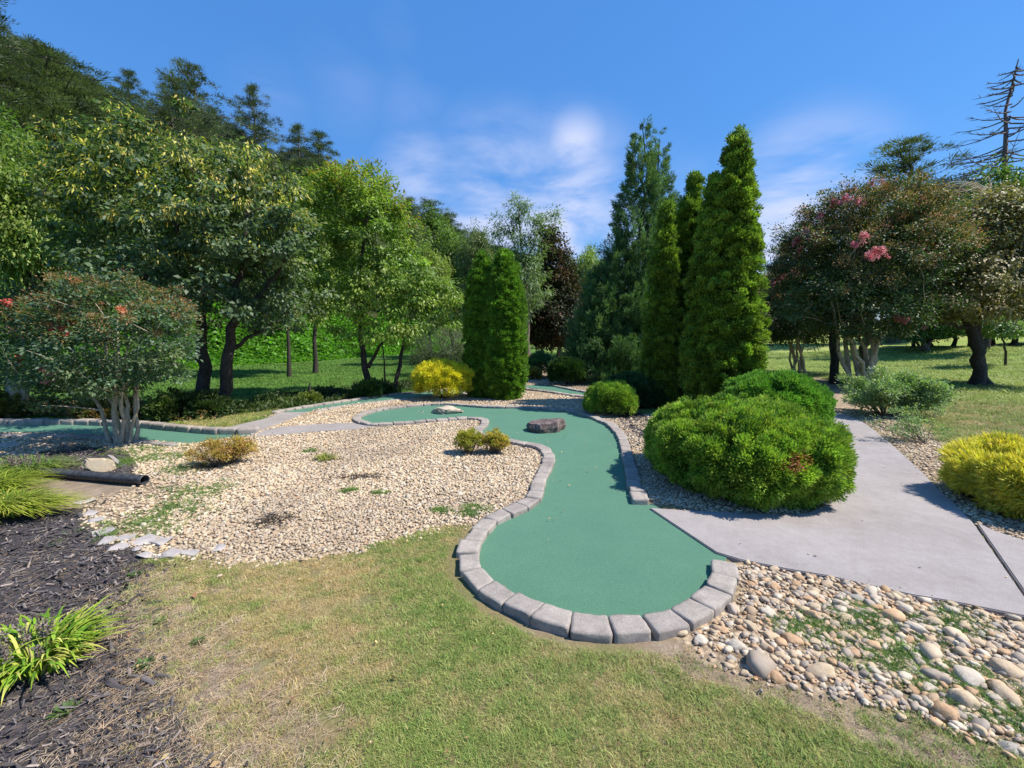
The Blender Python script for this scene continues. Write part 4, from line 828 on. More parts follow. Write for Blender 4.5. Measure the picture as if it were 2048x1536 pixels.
# the slope: rows parallel to the foot of the hill
for row, (dx, step) in enumerate([(3.5, 4.6), (6.5, 5), (10, 5.5), (16, 6), (23, 6.5), (31, 7.5), (40, 9)]):
    y = 8+row*2.5
    while y < 250:
        x = foot_x(y)-dx-RW.uniform(0, 3); py_ = y+RW.uniform(-1.5, 1.5); vis = x/y
        if vis > -1.55:
            pineP = [.0, .15, .3, .5, .75, .9, .95][row]
            if y < 62 and row >= 3: pineP = 1
            if row >= 1 and x/py_ < -.8: pineP = 1
            if RW.uniform() < pineP:
                k = RW.integers(0, 3); place(pines[k], x, py_, RW.uniform(.75, 1.05)*(1 if y < 90 else .95)*(.74 if x/py_ < -.8 else 1), PINE_L[0], 'pine tree', PINE_L[1])
            else:
                k = RW.integers(0, 4); place(broad[k], x, py_, RW.uniform(.6, .85) if row == 0 else RW.uniform(.75, 1.1), BR_L[k], 'tree', 'broadleaf trees on the wooded slope, kind %d' % (k+1) if False else ['deep green', 'yellow green', 'olive green', 'light tipped'][k]+' trees on the wooded slope')
        y += step*(1+.006*y)*RW.uniform(.85, 1.15)
# far tree line across the valley and to the right
FAR_L = ['deep green tree in the far tree line', 'yellow green tree in the far tree line', 'olive tree in the far tree line', 'light tipped green tree in the far tree line']
for Y, x0, x1, st_, s0, s1 in ((62, 2, 40, 5.5, .75, .95), (75, 10, 150, 7, .85, 1.1), (48, 34, 75, 5.0, .7, .95), (115, -2, 60, 8, 1.0, 1.4)):
    x = x0
    while x < x1:
        k = RW.choice(4, p=[.45, .15, .25, .15]); place(broad[k], x, Y+RW.uniform(-3, 3), RW.uniform(s0, s1), FAR_L[k], 'tree', ['deep green', 'yellow green', 'olive green', 'light tipped'][k]+' trees in the far tree line'); x += st_*RW.uniform(.8, 1.2)
# right background individuals
def at_top(px, pytop, Y): return AT(px, pytop, Y)
def place_top(proto, h0, px, pytop, Y, label, cat, wid=1):
    x, y, z = AT(px, pytop, Y); o = copy_tree(proto) if proto.name in used else proto; used.add(proto.name); b = tz(x, y)-.1; s = (z-b)/h0
    o.location = (x, y, b); o.scale = (s*wid, s*wid, s); o.rotation_euler = (0, 0, RW.uniform(0, 6.28)); tag(o, label, cat); 
    if 'group' in o: del o['group']
    return o
place_top(pines[0], 17.5, 1830, 268, 44, 'tall pine rising above the large crape myrtle', 'pine tree', 1.5)
place_top(broad[3], 11, 1878, 348, 46, 'rounded green tree top right of the tall pine', 'tree', 1.1)
place_top(broad[0], 11, 1932, 352, 44, 'rounded deep green tree top left of the dead conifer', 'tree', .8)
place_top(broad[0], 11, 2015, 325, 27, 'dark dense tree with a rounded top below the dead conifer', 'tree', .8)
place_top(broad[2], 11, 1575, 485, 60, 'pale green tree top just right of the arborvitae in the distance', 'tree', .6)
place_top(broad[0], 11, 1625, 505, 62, 'dark green distant tree behind the smaller crape myrtle', 'tree', .9)
place_top(broad[1], 11, 1540, 530, 66, 'distant yellowish green tree beside the arborvitae edge', 'tree', .8)
place_top(broad[1], 11, 1178, 475, 34, 'yellow green tree between the magnolia and the cedar', 'tree', .7)
place_top(broad[3], 11, 905, 440, 34, 'tall green tree behind the pair of evergreen columns', 'tree', .75)
place_top(broad[2], 11, 955, 470, 30, 'greyish green tree directly behind the left evergreen column', 'tree', .65)
place_top(broad[1], 11, 855, 470, 24, 'yellow green tree behind the light green leaning tree', 'tree', .6)
place_top(broad[1], 11, 30, 235, 13.5, 'sunny yellow green tree at the upper left edge', 'tree', .62)
place_top(broad[3], 11, 110, 330, 15, 'mid green tree behind the pod bearing tree at the left', 'tree', .7)
place_top(broad[1], 11, 610, 330, 19, 'bright green tree filling the gap between the pod tree and the light green tree', 'tree', .6)
place_top(broad[0], 11, 560, 420, 17, 'deep green tree behind the right half of the pod tree', 'tree', .6)
# the ridge line of pines and the mixed wood just below it
rp0 = [(-70, 40), (-25, 62), (15, 72), (58, 92), (98, 105), (140, 138), (185, 165), (225, 195), (270, 215), (318, 222), (358, 192), (398, 232), (440, 262), (485, 262), (525, 292), (565, 306), (603, 302), (650, 325), (700, 350), (745, 372), (795, 400), (848, 396), (885, 436), (925, 458), (962, 474), (1000, 488), (1045, 500), (1085, 510)]
rp = []
for (p0, q0), (p1, q1) in zip(rp0[:-1], rp0[1:]): rp += [(p0, q0), ((p0+p1)/2+3, (q0+q1)/2+RW.uniform(0, 16))]
for i, (px, py) in enumerate(rp):
    Y = float(np.interp(px, [-80, 0, 300, 600, 850, 1000, 1090], [33, 36, 48, 68, 105, 150, 190]))
    o = place_top(pines[i % 3], (17, 15, 19)[i % 3]*1.02, px, py, Y, 'dark pine standing on the skyline of the wooded ridge', 'pine tree', 2.0 if px < 520 else 1.6); o['group'] = 'pines on the ridge skyline'
    if i % 2: continue
    for dp, dy_, dY in ((18, 38, -4), (-14, 85, -8)):
        k = (i*3+int(dy_)) % 7; lab_ = 'tree high on the wooded slope just below the ridge'
        if k < 3 or px < 300: o = place_top(pines[k % 3], 17, px+dp, py+dy_*(1 if px < 700 else .6), Y+dY, 'pine among mixed trees just below the ridge skyline', 'pine tree', 1.6); o['group'] = 'pines below the ridge skyline'
        else: o = place_top(broad[k-3], 11, px+dp, py+dy_*(1 if px < 700 else .6), Y+dY, ['deep green ', 'yellow green ', 'olive green ', 'light tipped '][k-3]+lab_, 'tree', 1.0); o['group'] = ['deep green', 'yellow green', 'olive green', 'light tipped'][k-3]+' trees below the ridge'
for i, (px, py, Y) in enumerate([(-40, 95, 27), (8, 118, 29), (52, 128, 27.5), (95, 140, 30), (140, 168, 29), (25, 175, 24), (180, 200, 31), (228, 222, 33), (-20, 150, 24), (75, 190, 25.5)]):
    o = place_top(pines[i % 3], 17, px, py, Y, 'dark feathery pine in the dense stand at the upper left edge', 'pine tree', 2.1); o['group'] = 'dense pine stand at the upper left'
# hedge at the far right
hx = [(1835, 645), (1870, 640), (1910, 638), (1950, 640), (1990, 636), (2030, 640), (2075, 640), (2120, 640)]
for i, (px, py) in enumerate(hx):
    place_top(broad[0], 11*.72, px, py-20*(i % 2), 32, 'dark low tree of the shady hedge line behind the right lawn', 'tree', 2.6)['group'] = 'hedge line behind the right lawn'
# dead conifer and bare sapling
x, y, z = AT(2034, 118, 30); a = (x, y, tz(x, y)); R = np.random.default_rng(7); ht = z-a[2]; lst = [stem((0, 0, 0), (0.1, 0, ht), .3, .03, R, .006, 14)]
for i in range(92):
    t = R.uniform(.42, .98); l_ = (1-t)*R.uniform(5, 10)+.6; th = R.uniform(0, 6.28); z0 = ht*t; e = (math.cos(th)*l_, math.sin(th)*l_, z0+l_*R.uniform(-.22, .12)); c = curve3((0, 0, z0), (e[0]*.5, e[1]*.5, z0-.16*l_), e, 8); lst.append((c, np.linspace(.055, .012, 8)))
    for j in range(7):
        b = c[R.integers(3, 8)]; q = b+np.array([math.cos(th+R.normal()*.7), math.sin(th+R.normal()*.7), R.uniform(-.1, .5)])*l_*.2; lst.append((curve3(b, (b+q)/2, q, 3), np.linspace(.02, .006, 3)))
V, F = tubes(lst, 5); tag(obj('dead_tree', mesh_np('dead_tree', V, F, None, True), BARK_DEAD, None, a), 'bare dead conifer with long horizontal branches at the upper right edge', 'dead tree')
x, y, z = AT(1985, 350, 22); a = (x, y, 0); lst = [stem((.4, 0, 0), (0, 0, z-1.0), .1, .05, R, .02, 8)]
for i in range(16):
    th = R.uniform(2.3, 4.3); l_ = R.uniform(1.3, 2.6); c = curve3((0, 0, z-1.1), (math.cos(th)*l_*.5, math.sin(th)*l_*.3, z-.1+R.uniform(-.4, .5)), (math.cos(th)*l_, math.sin(th)*l_*.5, z-1.0+R.uniform(-.5, .5)), 9); lst.append((c, np.linspace(.03, .008, 9)))
V, F = tubes(lst, 5); tag(obj('bare_tree', mesh_np('bare_tree', V, F, None, True), BARK_L, None, a), 'pale leafless arching branches above the bronze leaved right tree', 'bare tree')
# ================================================================== vine bank at the foot of the slope, undergrowth
R = np.random.default_rng(101)
NV = 85000; ff = R.uniform(0, 1, NV)
yy = 7+55*R.uniform(0, 1, NV)**1.6; xx = foot_x(yy)+1.2-ff*6.5
q2 = np.stack([xx, yy], 1); lump = np.clip(vnoise(q2, 2.2, 31, 3)+.35, 0, 2)*1.3*np.clip((foot_x(yy)+1.2-xx)/1.5, 0, 1)
P = np.column_stack([xx, yy, terr(xx, yy)+lump*R.uniform(.35, 1, len(xx))+.05])
s = 1+yy/40
V, F, C = leaves(P, nrm(rnd(len(P), R)+np.array([.6, -.6, 0])), nrm(rnd(len(P), R)*.6+np.array([0, 0, 1])), .15*s*R.uniform(.6, 1.4, len(P)), .13*s, pal(len(P), [(.10, .22, .03), (.13, .28, .04), (.07, .16, .025)], R), .1)
tag(obj('vine_bank', mesh_np('vine_bank', V, F, C), LEAF), 'bright green leafy vine cover along the foot of the wooded slope', 'vines', None, 'stuff')
def weeds(name, label, poly, n, hmax, cols, seed, ll=.07, lw=.035, cat='weeds'):
    R = np.random.default_rng(seed); p = np.array(poly); lo, hi = p.min(0), p.max(0); Q = R.uniform(lo, hi, (n*4, 2)); Q = Q[inpoly(Q[:, 0], Q[:, 1], poly)][:n]
    h = np.clip(vnoise(Q, .5, seed, 3)+.3, .03, 1)*hmax; P = np.column_stack([Q, terr(Q[:, 0], Q[:, 1])+h*R.uniform(0, 1, len(Q))**.6])
    V, F, C = leaves(P, nrm(rnd(len(P), R)+np.array([0, 0, .5])), nrm(rnd(len(P), R)+np.array([0, 0, .8])), ll*R.uniform(.6, 1.4, len(P)), lw*R.uniform(.7, 1.2, len(P)), pal(len(P), cols, R, .25)*(1+vnoise(Q, .8, seed+1, 2)[:, None]*.4), .15)
    tag(obj(name, mesh_np(name, V, F, C), LEAF), label, cat, None, 'stuff')
weeds('undergrowth', 'tangled weeds and low growth behind the left green kerb', GP([(-250, 838), (120, 838), (300, 842), (380, 846), (440, 842), (420, 822), (300, 812), (120, 812), (-250, 812)]), 26000, .38, [(.06, .09, .025), (.12, .14, .04), (.2, .15, .06), (.035, .055, .02), (.25, .13, .06)], 102)
weeds('undergrowth', 'dark weeds along the lawn edge under the pod bearing tree', GP([(430, 838), (560, 822), (700, 800), (840, 780), (920, 770), (900, 758), (760, 772), (600, 790), (440, 815), (400, 830)]), 22000, .3, [(.03, .055, .015), (.05, .085, .02), (.08, .10, .03)], 103)
# small shrubs along that edge
for i, (px, py, r_, h_, lb, cols) in enumerate([(735, 795, .34, .42, 'low leafy shrub at the foot of the light green tree', [(.07, .12, .03), (.05, .09, .025)]), (622, 806, .2, .2, 'tiny yellow green shrub on the dark lawn edge', [(.16, .19, .04), (.12, .16, .04)]),
        (765, 790, .35, .3, 'low dark leafy shrub just left of the yellow shrub', [(.04, .075, .02), (.06, .09, .03)]), (345, 838, .35, .5, 'knee high weedy shrub right of the pale crape myrtle stems', [(.08, .12, .03), (.06, .09, .03)]), (415, 835, .35, .45, 'dark leafy shrub at the foot of the pod bearing tree', [(.03, .06, .02), (.05, .08, .025)]),
        (8, 835, .4, .5, 'yellowish weedy shrub beside the thick pale trunk', [(.16, .16, .04), (.12, .12, .03)]), (215, 838, .45, .38, 'reddish brown weedy shrub behind the left green', [(.2, .1, .04), (.12, .12, .04), (.1, .13, .04)])]):
    x, y = G(px, py); shell_shrub('low_shrub', lb, 'shrub', (x, y, 0), dome(r_, r_, h_, .05, i, -.5, .25, 2, h_*.4), 110+i, 110, 40, .08, .06, .03, cols, lmat=LEAF, updir=.2)
# ================================================================== strappy clumps
def strap_clump(name, label, loc, n, rx, ry, ht, lw, cols, seed, seg=6, spikes=0, lean=(0, 0)):
    R = np.random.default_rng(seed); root = thing(name, label, 'plant', loc); Vs = []; Fs = []; Cs = []
    th = R.uniform(0, 6.283, n); b = np.sqrt(R.uniform(0, 1, n)); B = np.stack([np.cos(th)*b*rx*.55, np.sin(th)*b*ry*.55], 1); out = nrm(np.stack([np.cos(th), np.sin(th)], 1)+R.normal(size=(n, 2))*.5)
    L_ = ht*R.uniform(.9, 1.7, n); reach = np.stack([out[:, 0]*rx, out[:, 1]*ry], 1)*R.uniform(.25, .75, (n, 1)); hh = ht*R.uniform(.55, 1.05, n); t = np.linspace(0, 1, seg+1)
    C = pal(n, cols, R, .18); sd = np.stack([-out[:, 1], out[:, 0]], 1)
    V = np.zeros((n, seg+1, 2, 3)); prof_ = np.array([.75, 1, 1, .92, .75, .45, .06])[:seg+1]; drop = R.uniform(.35, 1.1, n)
    for i, tt in enumerate(t):
        xy = B+reach*(tt**1.25)+np.array(lean)*tt; z = hh*(1.9*tt-(.9+drop*.55)*tt*tt*1.0); z = np.maximum(z, .026); w = lw*prof_[i]*.5
        for s_, sg in ((0, -1), (1, 1)): V[:, i, s_, :2] = xy+sd*w*sg; V[:, i, s_, 2] = z+w*.5
    idx = np.arange(n)[:, None]*(seg+1)*2+np.arange(seg)[None, :]*2; F = np.stack([idx, idx+1, idx+3, idx+2], -1).reshape(-1, 4); Cc = np.repeat(C, (seg+1)*2, 0)
    edge = np.tile(np.repeat(t, 2), n)[:, None]; Cc = Cc*(1-.0*edge)+np.array([.25, .2, .02])*(edge > .8)*.4
    obj('foliage', mesh_np('foliage', V.reshape(-1, 3), F, Cc), GRASSM, root)
    if spikes:
        lst = []; parts = []
        for i in range(spikes):
            a_ = R.uniform(0, 6.28); q = R.uniform(.1, .55); p0 = np.array([math.cos(a_)*q*rx*.6, math.sin(a_)*q*ry*.6, 0]); p1 = p0*1.5+np.array([0, 0, ht*R.uniform(.8, 1.05)]); lst.append((curve3(p0, (p0+p1)/2, p1, 5), np.full(5, .0022)))
            k = R.uniform(.55, 1, 60)[:, None]; Q = p0+(p1-p0)*k+R.normal(size=(60, 3))*.006; parts.append(leaves(Q, rnd(60, R), rnd(60, R), np.full(60, .012), np.full(60, .009), pal(60, [(.2, .16, .15), (.28, .22, .2), (.14, .12, .1)], R)))
        V, F, C = join(parts); obj('seed_spikes', mesh_np('seed_spikes', V, F, C), PETAL, root); V, F = tubes(lst, 4); obj('stems', mesh_np('stems', V, F, None), BARK_M, root)
    return root
LIR = [(.16, .30, .02), (.22, .36, .03), (.10, .22, .02), (.32, .38, .05), (.42, .42, .10)]
x, y = G(88, 1330); strap_clump('liriope_clump', 'yellow striped strappy clump in the dark mulch at the lower left corner', (x-.04, y, 0), 420, .34, .32, .20, .013, LIR, 121, spikes=14)
x, y = G(10, 1034); strap_clump('liriope_clump', 'wide yellow green grassy clump spilling over the black pipe at the left edge', (x-.12, y+.02, 0), 1500, .66, .30, .25, .009, [(.2, .28, .02), (.28, .34, .04), (.14, .22, .02), (.35, .36, .07)], 122, lean=(.1, -.02))
x, y = G(-90, 1010); strap_clump('liriope_clump', 'grassy clump cut off by the left edge beyond the wide one', (x-.1, y+.2, 0), 900, .7, .5, .27, .009, [(.2, .28, .02), (.28, .34, .04), (.14, .22, .02)], 125)
x, y = G(40, 958); strap_clump('liriope_clump', 'darker grassy clump with greyish seed heads behind the pipe', (x-.12, y+.15, 0), 900, .62, .32, .24, .008, [(.10, .19, .04), (.14, .24, .05), (.22, .28, .08)], 123, spikes=26)
x, y = G(652, 922); strap_clump('grass_tuft', 'small yellow green grass tuft alone in the pebble bed', (x, y, 0), 190, .19, .17, .12, .006, [(.2, .25, .04), (.3, .3, .06), (.13, .18, .03)], 124)
# ================================================================== pipe, rocks, flagstones
m, t, n, l, p = mat_base('black_plastic'); p.inputs['Base Color'].default_value = (.018, .019, .022, 1); p.inputs['Roughness'].default_value = .45
f1 = noise_tex(n, l, 30, 4, .6, n.new('ShaderNodeTexCoord').outputs['Object']); l.new(ramp(n, l, f1, [(.35, (.025, .027, .032)), (.75, (.10, .10, .10))]), p.inputs['Base Color'])
PIPE = m
a_, b_, c_ = np.array(G(60, 952)+(.06,)), np.array(G(190, 966)+(.075,)), np.array(G(291, 973)+(.072,)); pts = curve3(a_, b_, c_, 150)
rad = .05+.0035*np.sign(np.sin(np.linspace(0, 75*6.283, 150))); pts2 = np.concatenate([pts, pts[::-1][:14]]); rad2 = np.concatenate([rad, rad[::-1][:14]-.006])
# clean cuff at the mouth
rad2[144:150] = .054; rad2[150:156] = .047
cp = pts2.mean(0); V, F = tube(pts2-cp, rad2, 22)
T_ = nrm(np.gradient(pts, axis=0)); 
def tube_fixed(pts, rad, T, sides=22):
    A = nrm(np.cross(T, np.array([0, 0, 1.]))); B = np.cross(T, A); th = np.linspace(0, 2*np.pi, sides, endpoint=False)
    V = (pts[:, None]+(A[:, None]*np.cos(th)[None, :, None]+B[:, None]*np.sin(th)[None, :, None])*rad[:, None, None]).reshape(-1, 3); i = np.arange(len(pts)-1)[:, None]*sides; j = np.arange(sides)[None, :]; j2 = (j+1) % sides
    return V, np.stack([i+j, i+j2, i+sides+j2, i+sides+j], -1).reshape(-1, 4)
V, F = tube_fixed(pts2-cp, rad2, np.concatenate([T_, T_[::-1][:14]]))
tag(obj('drain_pipe', mesh_np('drain_pipe', V, F, None, True), PIPE, None, tuple(cp)), 'black corrugated drain pipe lying open ended on the mulch edge', 'pipe')
def slab_rock(name, label, cat, loc, size, seed, mat, rz=0):
    """flat topped block of broken rock: a rough polygonal prism with split sides"""
    R = np.random.default_rng(seed); bm = bmesh.new(); n_ = 7; a = np.sort(np.linspace(0, 6.283, n_, endpoint=False)+R.normal(size=n_)*.2)
    for k, (zz, f) in enumerate(((0, .93), (.45, 1.0), (.92, .9), (1, .78))):
        for i in range(n_):
            q = 1+.10*math.sin(i*2.3+seed); bm.verts.new((math.cos(a[i])*size[0]*f*q, math.sin(a[i])*size[1]*f*q, size[2]*(zz+R.normal()*.03*(zz > .3)+(.12*math.cos(a[i]) if zz > .8 else 0))))
    bmesh.ops.convex_hull(bm, input=bm.verts); bmesh.ops.delete(bm, geom=[v for v in bm.verts if not v.link_faces], context='VERTS')
    for _ in range(4): bmesh.ops.subdivide_edges(bm, edges=[e for e in bm.edges if e.calc_length() > .028], cuts=1, use_grid_fill=True); bmesh.ops.triangulate(bm, faces=bm.faces)
    o_ = Vector(R.uniform(-50, 50, 3))
    for v in bm.verts:
        n_v = Vector((v.co.x, v.co.y, 0)).normalized() if v.co.z < size[2]*.8 else Vector((0, 0, 1))
        f_ = mnoise.fractal(Vector((v.co.x*9, v.co.y*9, v.co.z*5))+o_, .8, 2.2, 4); v.co += n_v*f_*.016+Vector((0, 0, 0)); v.co += v.co.normalized()*mnoise.noise(v.co*5+o_)*.02; v.co.z = max(v.co.z, 0)
    me = bpy.data.meshes.new(name); bm.to_mesh(me); bm.free(); o = obj(name, me, mat, None, (loc[0], loc[1], .008)); o.rotation_euler = (0, 0, rz); tag(o, label, cat); return o
def rock(name, label, cat, loc, size, seed, mat, npts=26, rough=.05, rz=0, flatb=True, sub=4, group=None, flat_top=False):
    R = np.random.default_rng(seed); bm = bmesh.new(); d = rnd(npts, R)*R.uniform(.85, 1.05, (npts, 1))
    if flat_top: d[:, 2] = np.clip(d[:, 2]*1.6, -.8, .8)+R.normal(size=npts)*.03
    for q in d: bm.verts.new((q[0]*size[0], q[1]*size[1], q[2]*size[2]))
    r = bmesh.ops.convex_hull(bm, input=bm.verts); bmesh.ops.delete(bm, geom=[v for v in bm.verts if not v.link_faces], context='VERTS')
    bmesh.ops.bevel(bm, geom=list(bm.edges), offset=min(size)*.10, segments=2, affect='EDGES'); bmesh.ops.triangulate(bm, faces=bm.faces)
    for _ in range(sub-2): bmesh.ops.subdivide_edges(bm, edges=[e for e in bm.edges if e.calc_length() > min(size)*.12], cuts=1, use_grid_fill=True); bmesh.ops.triangulate(bm, faces=bm.faces)
    o_ = Vector(R.uniform(-50, 50, 3)); sc = max(size)
    for v in bm.verts:
        n_ = v.co.normalized(); f_ = mnoise.fractal(v.co/sc*2.2+o_, .9, 2.2, 5); v.co += n_*f_*rough*sc
        if flatb: v.co.z = max(v.co.z, -size[2]*.55)
    me = bpy.data.meshes.new(name); bm.to_mesh(me); bm.free(); o = obj(name, me, mat, None, (loc[0], loc[1], size[2]*.53 if len(loc) < 3 else loc[2])); o.rotation_euler = (0, 0, rz); tag(o, label, cat, group); return o
ROCK_D = simple_mat('dark_weathered_rock', (.045, .035, .032), (.13, .095, .088), 9, .85, .9, .02, (.30, .235, .22), 9)
ROCK_T = simple_mat('tan_rock', (.18, .13, .09), (.5, .42, .33), 8, .85, .8, .015, (.36, .29, .22), 8)
ROCK_S = simple_mat('sandstone', (.42, .33, .21), (.55, .46, .33), 5, .85, .4, .006)
SLATE = simple_mat('slate', (.30, .265, .25), (.44, .40, .37), 6, .8, .4, .006)
x, y = G(1094, 868); slab_rock('boulder', 'dark reddish grey flat topped boulder on the large green, the nearer of the two', 'boulder', (x, y+.22), (.36, .25, .175), 204, ROCK_D, .1)
x, y = G(893, 829); rock('boulder', 'tan brown wedge shaped boulder in the left lobe of the large green', 'boulder', (x, y+.1, .055), (.40, .2, .15), 209, ROCK_T, 16, .06, -.15, sub=5)
x, y = G(178, 951); rock('sandstone_block', 'tan angular sandstone block behind the black pipe', 'rock', (x, y+.12, .085), (.21, .15, .12), 212, ROCK_S, 12, .02, .3, sub=4, flat_top=True)
for i, (px, py, sx_, sy_) in enumerate([(205, 1068, .10, .06), (215, 1085, .09, .05), (238, 1100, .075, .05), (295, 1085, .13, .07), (320, 1090, .12, .07), (300, 1115, .085, .05), (345, 1112, .09, .05), (270, 1105, .05, .04), (190, 1045, .08, .04), (325, 1122, .06, .03), (255, 1080, .09, .05), (440, 1100, .10, .05), (15, 893, .25, .1), (170, 1008, .1, .05), (380, 1110, .09, .05), (180, 1030, .09, .05)]):
    x, y = G(px, py); lb = ('long pale flat stone at the left edge before the left green', None) if i == 12 else ('flat grey slate piece set at the edge between dark mulch and pebbles', 'slate pieces at the mulch edge')
    rock('flagstone', lb[0], 'flagstone', (x, y, .023), (sx_*1.1, sy_*1.5, .014), 220+i, SLATE, 10, .02, R.uniform(-.6, .6), sub=3, group=lb[1], flat_top=True)
# hole cup
m, t, n, l, p = mat_base('cup_plastic'); p.inputs['Base Color'].default_value = (.75, .75, .72, 1)
bm = bmesh.new(); r = bmesh.ops.create_cone(bm, cap_ends=False, segments=32, radius1=.056, radius2=.056, depth=.004); r2 = bmesh.ops.create_cone(bm, cap_ends=False, segments=32, radius1=.05, radius2=.05, depth=.004)
top = sorted([v for v in r['verts'] if v.co.z > 0], key=lambda v: math.atan2(v.co.y, v.co.x)); ti = sorted([v for v in r2['verts'] if v.co.z > 0], key=lambda v: math.atan2(v.co.y, v.co.x))
for i in range(32): bm.faces.new((top[i], top[(i+1) % 32], ti[(i+1) % 32], ti[i]))
me = bpy.data.meshes.new('hole_cup'); bm.to_mesh(me); bm.free(); x, y = G(842, 825); root = thing('hole_cup', 'small golf hole cup with white rim in the left lobe of the large green', 'golf hole', (x, y, .0145)); obj('rim', me, m, root)
bm = bmesh.new(); bmesh.ops.create_circle(bm, cap_ends=True, segments=32, radius=.05); me = bpy.data.meshes.new('cup_bottom'); bm.to_mesh(me); bm.free(); m2, *_ , p2 = mat_base('cup_dark'); p2.inputs['Base Color'].default_value = (.01, .012, .012, 1); obj('cup_bottom', me, m2, root)
# ================================================================== loose ground: pebbles, river stones, mulch, straw, grass
EXCL = [greenA_poly, greenL, greenM, greenF, path1, path2, walkA, walkB]
def offset_excl(X, Y, pad=.09):
    k = np.zeros(X.shape, bool)
    for dx, dy in ((0, 0), (pad, 0), (-pad, 0), (0, pad), (0, -pad), (pad*.7, pad*.7), (-pad*.7, pad*.7), (pad*.7, -pad*.7), (-pad*.7, -pad*.7)): k |= inpoly(X+dx, Y+dy, greenA_poly)
    for pl in EXCL[1:]: k |= inpoly(X, Y, pl)
    return k
def samp(polys, dens, R, wobble=.1, maxd=99, fall=None):
    out = []
    for pl in polys:
        p = np.array(pl); lo, hi = p.min(0)-.3, p.max(0)+.3; n_ = int(dens*(hi-lo).prod()); Q = R.uniform(lo, hi, (n_, 2))
        if fall is not None: d = np.hypot(Q[:, 0], Q[:, 1]); Q = Q[R.uniform(0, 1, len(Q)) < np.clip((fall/np.maximum(d, .1))**1.6, 0, 1)]
        wb = np.stack([vnoise(Q, .3, 5, 3), vnoise(Q, .3, 6, 3)], 1)*wobble+R.normal(size=Q.shape)*wobble*.5; k = inpoly(Q[:, 0]+wb[:, 0], Q[:, 1]+wb[:, 1], pl); Q = Q[k]; out.append(Q[np.hypot(Q[:, 0], Q[:, 1]) < maxd])
    return np.concatenate(out)
def pebble_proto(seed, mat, sub=2, name='pebble_source'):
    R = np.random.default_rng(seed); bm = bmesh.new(); bmesh.ops.create_icosphere(bm, subdivisions=sub, radius=1); s = Vector((1, R.uniform(.6, .85), R.uniform(.36, .52))); o_ = Vector(R.uniform(-50, 50, 3))
    for v in bm.verts: v.co *= 1+mnoise.noise(v.co*.9+o_)*.34+mnoise.noise(v.co*2.6+o_)*.08; v.co = Vector((v.co.x*s.x, v.co.y*s.y, v.co.z*s.z))
    for q in range(6):
        d_ = Vector(R.normal(size=3)).normalized(); lim = R.uniform(.55, .85)*.8
        for v in bm.verts:
            e_ = v.co.dot(d_)-lim
            if e_ > 0: v.co -= d_*e_*.88
    for f in bm.faces: f.smooth = True
    me = bpy.data.meshes.new(name); bm.to_mesh(me); bm.free(); me.materials.append(mat); return bpy.data.objects.new(name, me)
PEB = inst_mat('pebble', .75, .35, 1.6); CHIP = inst_mat('mulch_chip', .9, .4, 1.2); BLADE = inst_mat('grass_blades', .6, .12, 1.0, .25); STRAW = inst_mat('straw', .75, .2, 2)
pcol = [(.60, .46, .29), (.66, .53, .36), (.50, .37, .23), (.66, .57, .44), (.52, .41, .29), (.38, .30, .22), (.58, .39, .24)]; pw = [4, 4, 2, 3, 3, 1.5, 1]
R = np.random.default_rng(301)
protos = [pebble_proto(310+i, PEB, 2 if i < 3 else 1) for i in range(5)]
Q = samp([gravel_main, gravel_l], 3600, R, .1, 12, fall=4.4); Q2 = samp([gravel_b1, gravel_r], 1900, R, .05, 12, fall=4); Q3 = samp([gravel_far], 150, R, .05, 25)
Q = np.concatenate([Q, Q2, Q3]); Q = Q[~offset_excl(Q[:, 0], Q[:, 1])]; Q = Q[~inpoly(Q[:, 0], Q[:, 1], mulch_tree)]
ws = inpoly(Q[:, 0], Q[:, 1], wash); Q = Q[~ws | (R.uniform(0, 1, len(Q)) < .35)]
dd = np.hypot(Q[:, 0], Q[:, 1]); sz = (.0095+.0010*dd)*R.lognormal(0, .28, len(Q)); nq = len(Q)
colr = pal(nq, pcol, R, .14, pw); dirt = np.clip(vnoise(Q, .8, 77, 3)*.6+.1, 0, .45)[:, None]; colr = colr*(1-dirt)+np.array([.26, .2, .15])*dirt
stain = np.zeros(nq)
for px, py, r_ in ():
    sx_, sy_ = G(px, py); stain = np.maximum(stain, np.exp(-(((Q[:, 0]-sx_)/r_)**2+((Q[:, 1]-sy_)/(r_*.5))**2))*.0)
scatter('pebbles', 'tan and cream pebbles covering the garden beds', 'pebbles', protos, np.column_stack([Q, sz*.2+.010+R.uniform(0, .010, nq)]), np.column_stack([R.normal(size=(nq, 2))*.2, R.uniform(0, 6.28, nq)]), np.column_stack([sz, sz, sz]), R.integers(0, 5, nq), colr)
print('pebbles', nq)
# river-stone bed: small ones as stuff, the largest as things
Q = samp([rocks_bed], 2600, R, .07, 9); Q = Q[~offset_excl(Q[:, 0], Q[:, 1], .1)]
bl_ = inpoly(Q[:, 0]+.0, Q[:, 1], bare_straw); Q = Q[~bl_ | (R.uniform(0, 1, len(Q)) < .35)]; keepn = vnoise(Q, .5, 66, 3) < .7; Q = Q[keepn]
sz = .0125*R.lognormal(.1, .45, len(Q)); nq = len(Q)
rcol = [(.52, .40, .26), (.58, .46, .32), (.44, .36, .28), (.60, .51, .39), (.46, .33, .21), (.38, .32, .26), (.54, .35, .20)]
scatter('river_gravel', 'small tan and grey river gravel between the larger stones at the lower right', 'gravel', [pebble_proto(330+i, PEB, 2) for i in range(5)], np.column_stack([Q, sz*.3+.012]), np.column_stack([R.normal(size=(nq, 2))*.25, R.uniform(0, 6.28, nq)]), np.column_stack([sz, sz, sz]), R.integers(0, 5, nq), pal(nq, rcol, R, .14))
STM = []
